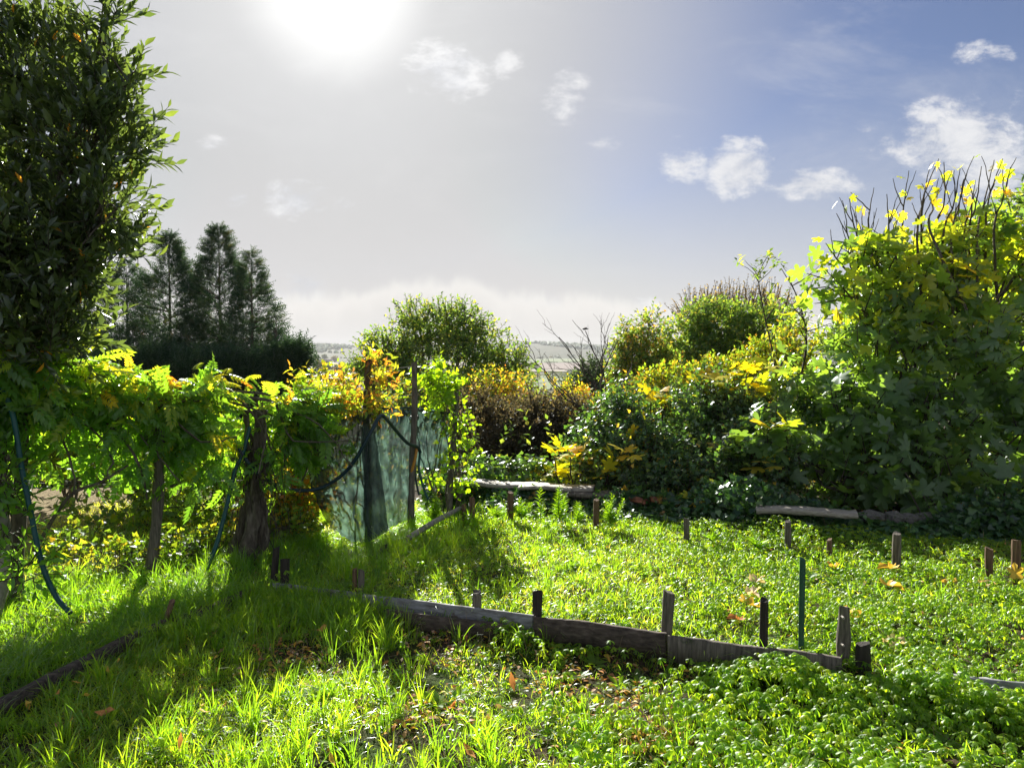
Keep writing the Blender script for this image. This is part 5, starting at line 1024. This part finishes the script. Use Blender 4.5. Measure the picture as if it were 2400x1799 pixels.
# low scrub on the slope just behind the wall
n = 1800; P = np.stack([rng.uniform(-6, 9, n), rng.uniform(8.8, 20, n)], 1); P3 = np.stack([P[:, 0], P[:, 1], H(P[:, 0], P[:, 1]) + rng.uniform(0, .7, n)], 1)
lv, tw = shoots(P3, norm(rng.normal(size=P3.shape) + [0, 0, .8]), .35, 7, .09, 1., .6, .5, .1, tint=lowt(0, .95))
obj('slope_scrub', [(*place(DIA, lv['P'], lv['M'], lv['S'], lv['T']), 0), (*segs(*tw, .005, .003), .5, 1)], [M_tree, M_twig], kind='stuff')

def house(label, px, Y, wd, ht, dep, roof, mr=M_roof, nw=3):
    x_ = gy(px, Y); z = float(H(x_, Y)); r = root('farmhouse', (x_, Y, z), label, 'house')
    def box(c, s): 
        V = np.array([(sx_ * s[0] / 2, sy_ * s[1] / 2, sz_ * s[2] / 2) for sx_ in (-1, 1) for sy_ in (-1, 1) for sz_ in (-1, 1)]) + c
        return (V, np.array([(0, 1, 3, 2), (4, 6, 7, 5), (0, 4, 5, 1), (2, 3, 7, 6), (0, 2, 6, 4), (1, 5, 7, 3)]), 0, 0)
    obj('wall', [box((x_, Y, z + ht / 2 - .5), (wd, dep, ht + 1))], M_render, r)
    w2, d2 = wd / 2 + .4, dep / 2 + .4; V = np.array([(-w2, -d2, 0), (w2, -d2, 0), (w2, d2, 0), (-w2, d2, 0), (-w2, 0, roof), (w2, 0, roof)]) + (x_, Y, z + ht + .01)
    rf = obj('roof', [(V, np.array([(0, 1, 5, 4), (2, 3, 4, 5), (0, 3, 2, 1)]), 0, 0), (V, np.array([(0, 4, 3), (1, 2, 5)]), 0, 0)], mr, r)
    c_ = obj('chimney', [box((x_ + wd * .3, Y, z + ht + roof * .9), (.8, .8, 1.6))], M_render); c_.parent = rf; c_.matrix_parent_inverse = rf.matrix_world.inverted()
    for k in range(nw): obj('window', [box((x_ - wd / 2 + wd * (k + .5) / nw, Y - dep / 2 - .03, z + ht * .55), (1.1, .08, 1.3))], M_glass, r)
house('far grey roofed farmhouse left in the valley', 722, 1350, 22, 6, 10, 4); house('long white farm building right of the far farmhouse', 757, 1340, 34, 4.5, 10, 2.5, nw=5)
house('tiny white house at the right valley edge by the green field', 1223, 640, 11, 3.5, 7, 2, nw=2)

# bird
b = at(1372, 771, 40); r = root('bird', b, 'small dark bird in flight above the right hill', 'bird')
S_ = spline([b + [-.17, 0, .0], b + [-.06, 0, .01], b + [.08, 0, .015], b + [.2, 0, .03]], 9); obj('body', [(p, q, 0, 0) for p, q in tube(S_, [.008, .03, .05, .055, .05, .045, .035, .03, .01][:len(S_)] + [.01] * max(0, len(S_) - 9), 7)], M_bird, r, smooth=True)
for s in (-1, 1):
    V = np.array([(.07, 0, .03), (-.05, 0, .03), (.06, s * .22, .09), (-.05, s * .2, .08), (-.07, s * .42, .03)]) + b; V2 = V - [0, 0, .008]
    obj('wing', [(np.concatenate([V, V2]), np.array([(0, 2, 3), (0, 3, 1), (2, 4, 3), (5, 8, 7), (5, 6, 8), (7, 8, 9), (0, 5, 7), (0, 7, 2), (2, 7, 9), (2, 9, 4), (4, 9, 8), (4, 8, 3), (3, 8, 6), (3, 6, 1)]), 0, 0)], M_bird, r)

# ------------------------------------------------------------------ haze
hx = 3500; V = np.array([(sx_ * hx, y_, z_) for sx_ in (-1, 1) for y_ in (-200, 3600) for z_ in (-45, 75)], float)
hm, t = mat('haze'); pv = t.n('ShaderNodeVolumePrincipled'); pv.inputs['Color'].default_value = (.86, .88, .92, 1); pv.inputs['Density'].default_value = .00017; pv.inputs['Anisotropy'].default_value = 0.0
o_ = t.n('ShaderNodeOutputMaterial'); t.put(o_.inputs['Volume'], pv.outputs[0])
obj('haze', [(V, np.array([(0, 1, 3, 2), (4, 6, 7, 5), (0, 4, 5, 1), (2, 3, 7, 6), (0, 2, 6, 4), (1, 5, 7, 3)]), 0, 0)], hm, kind='stuff')
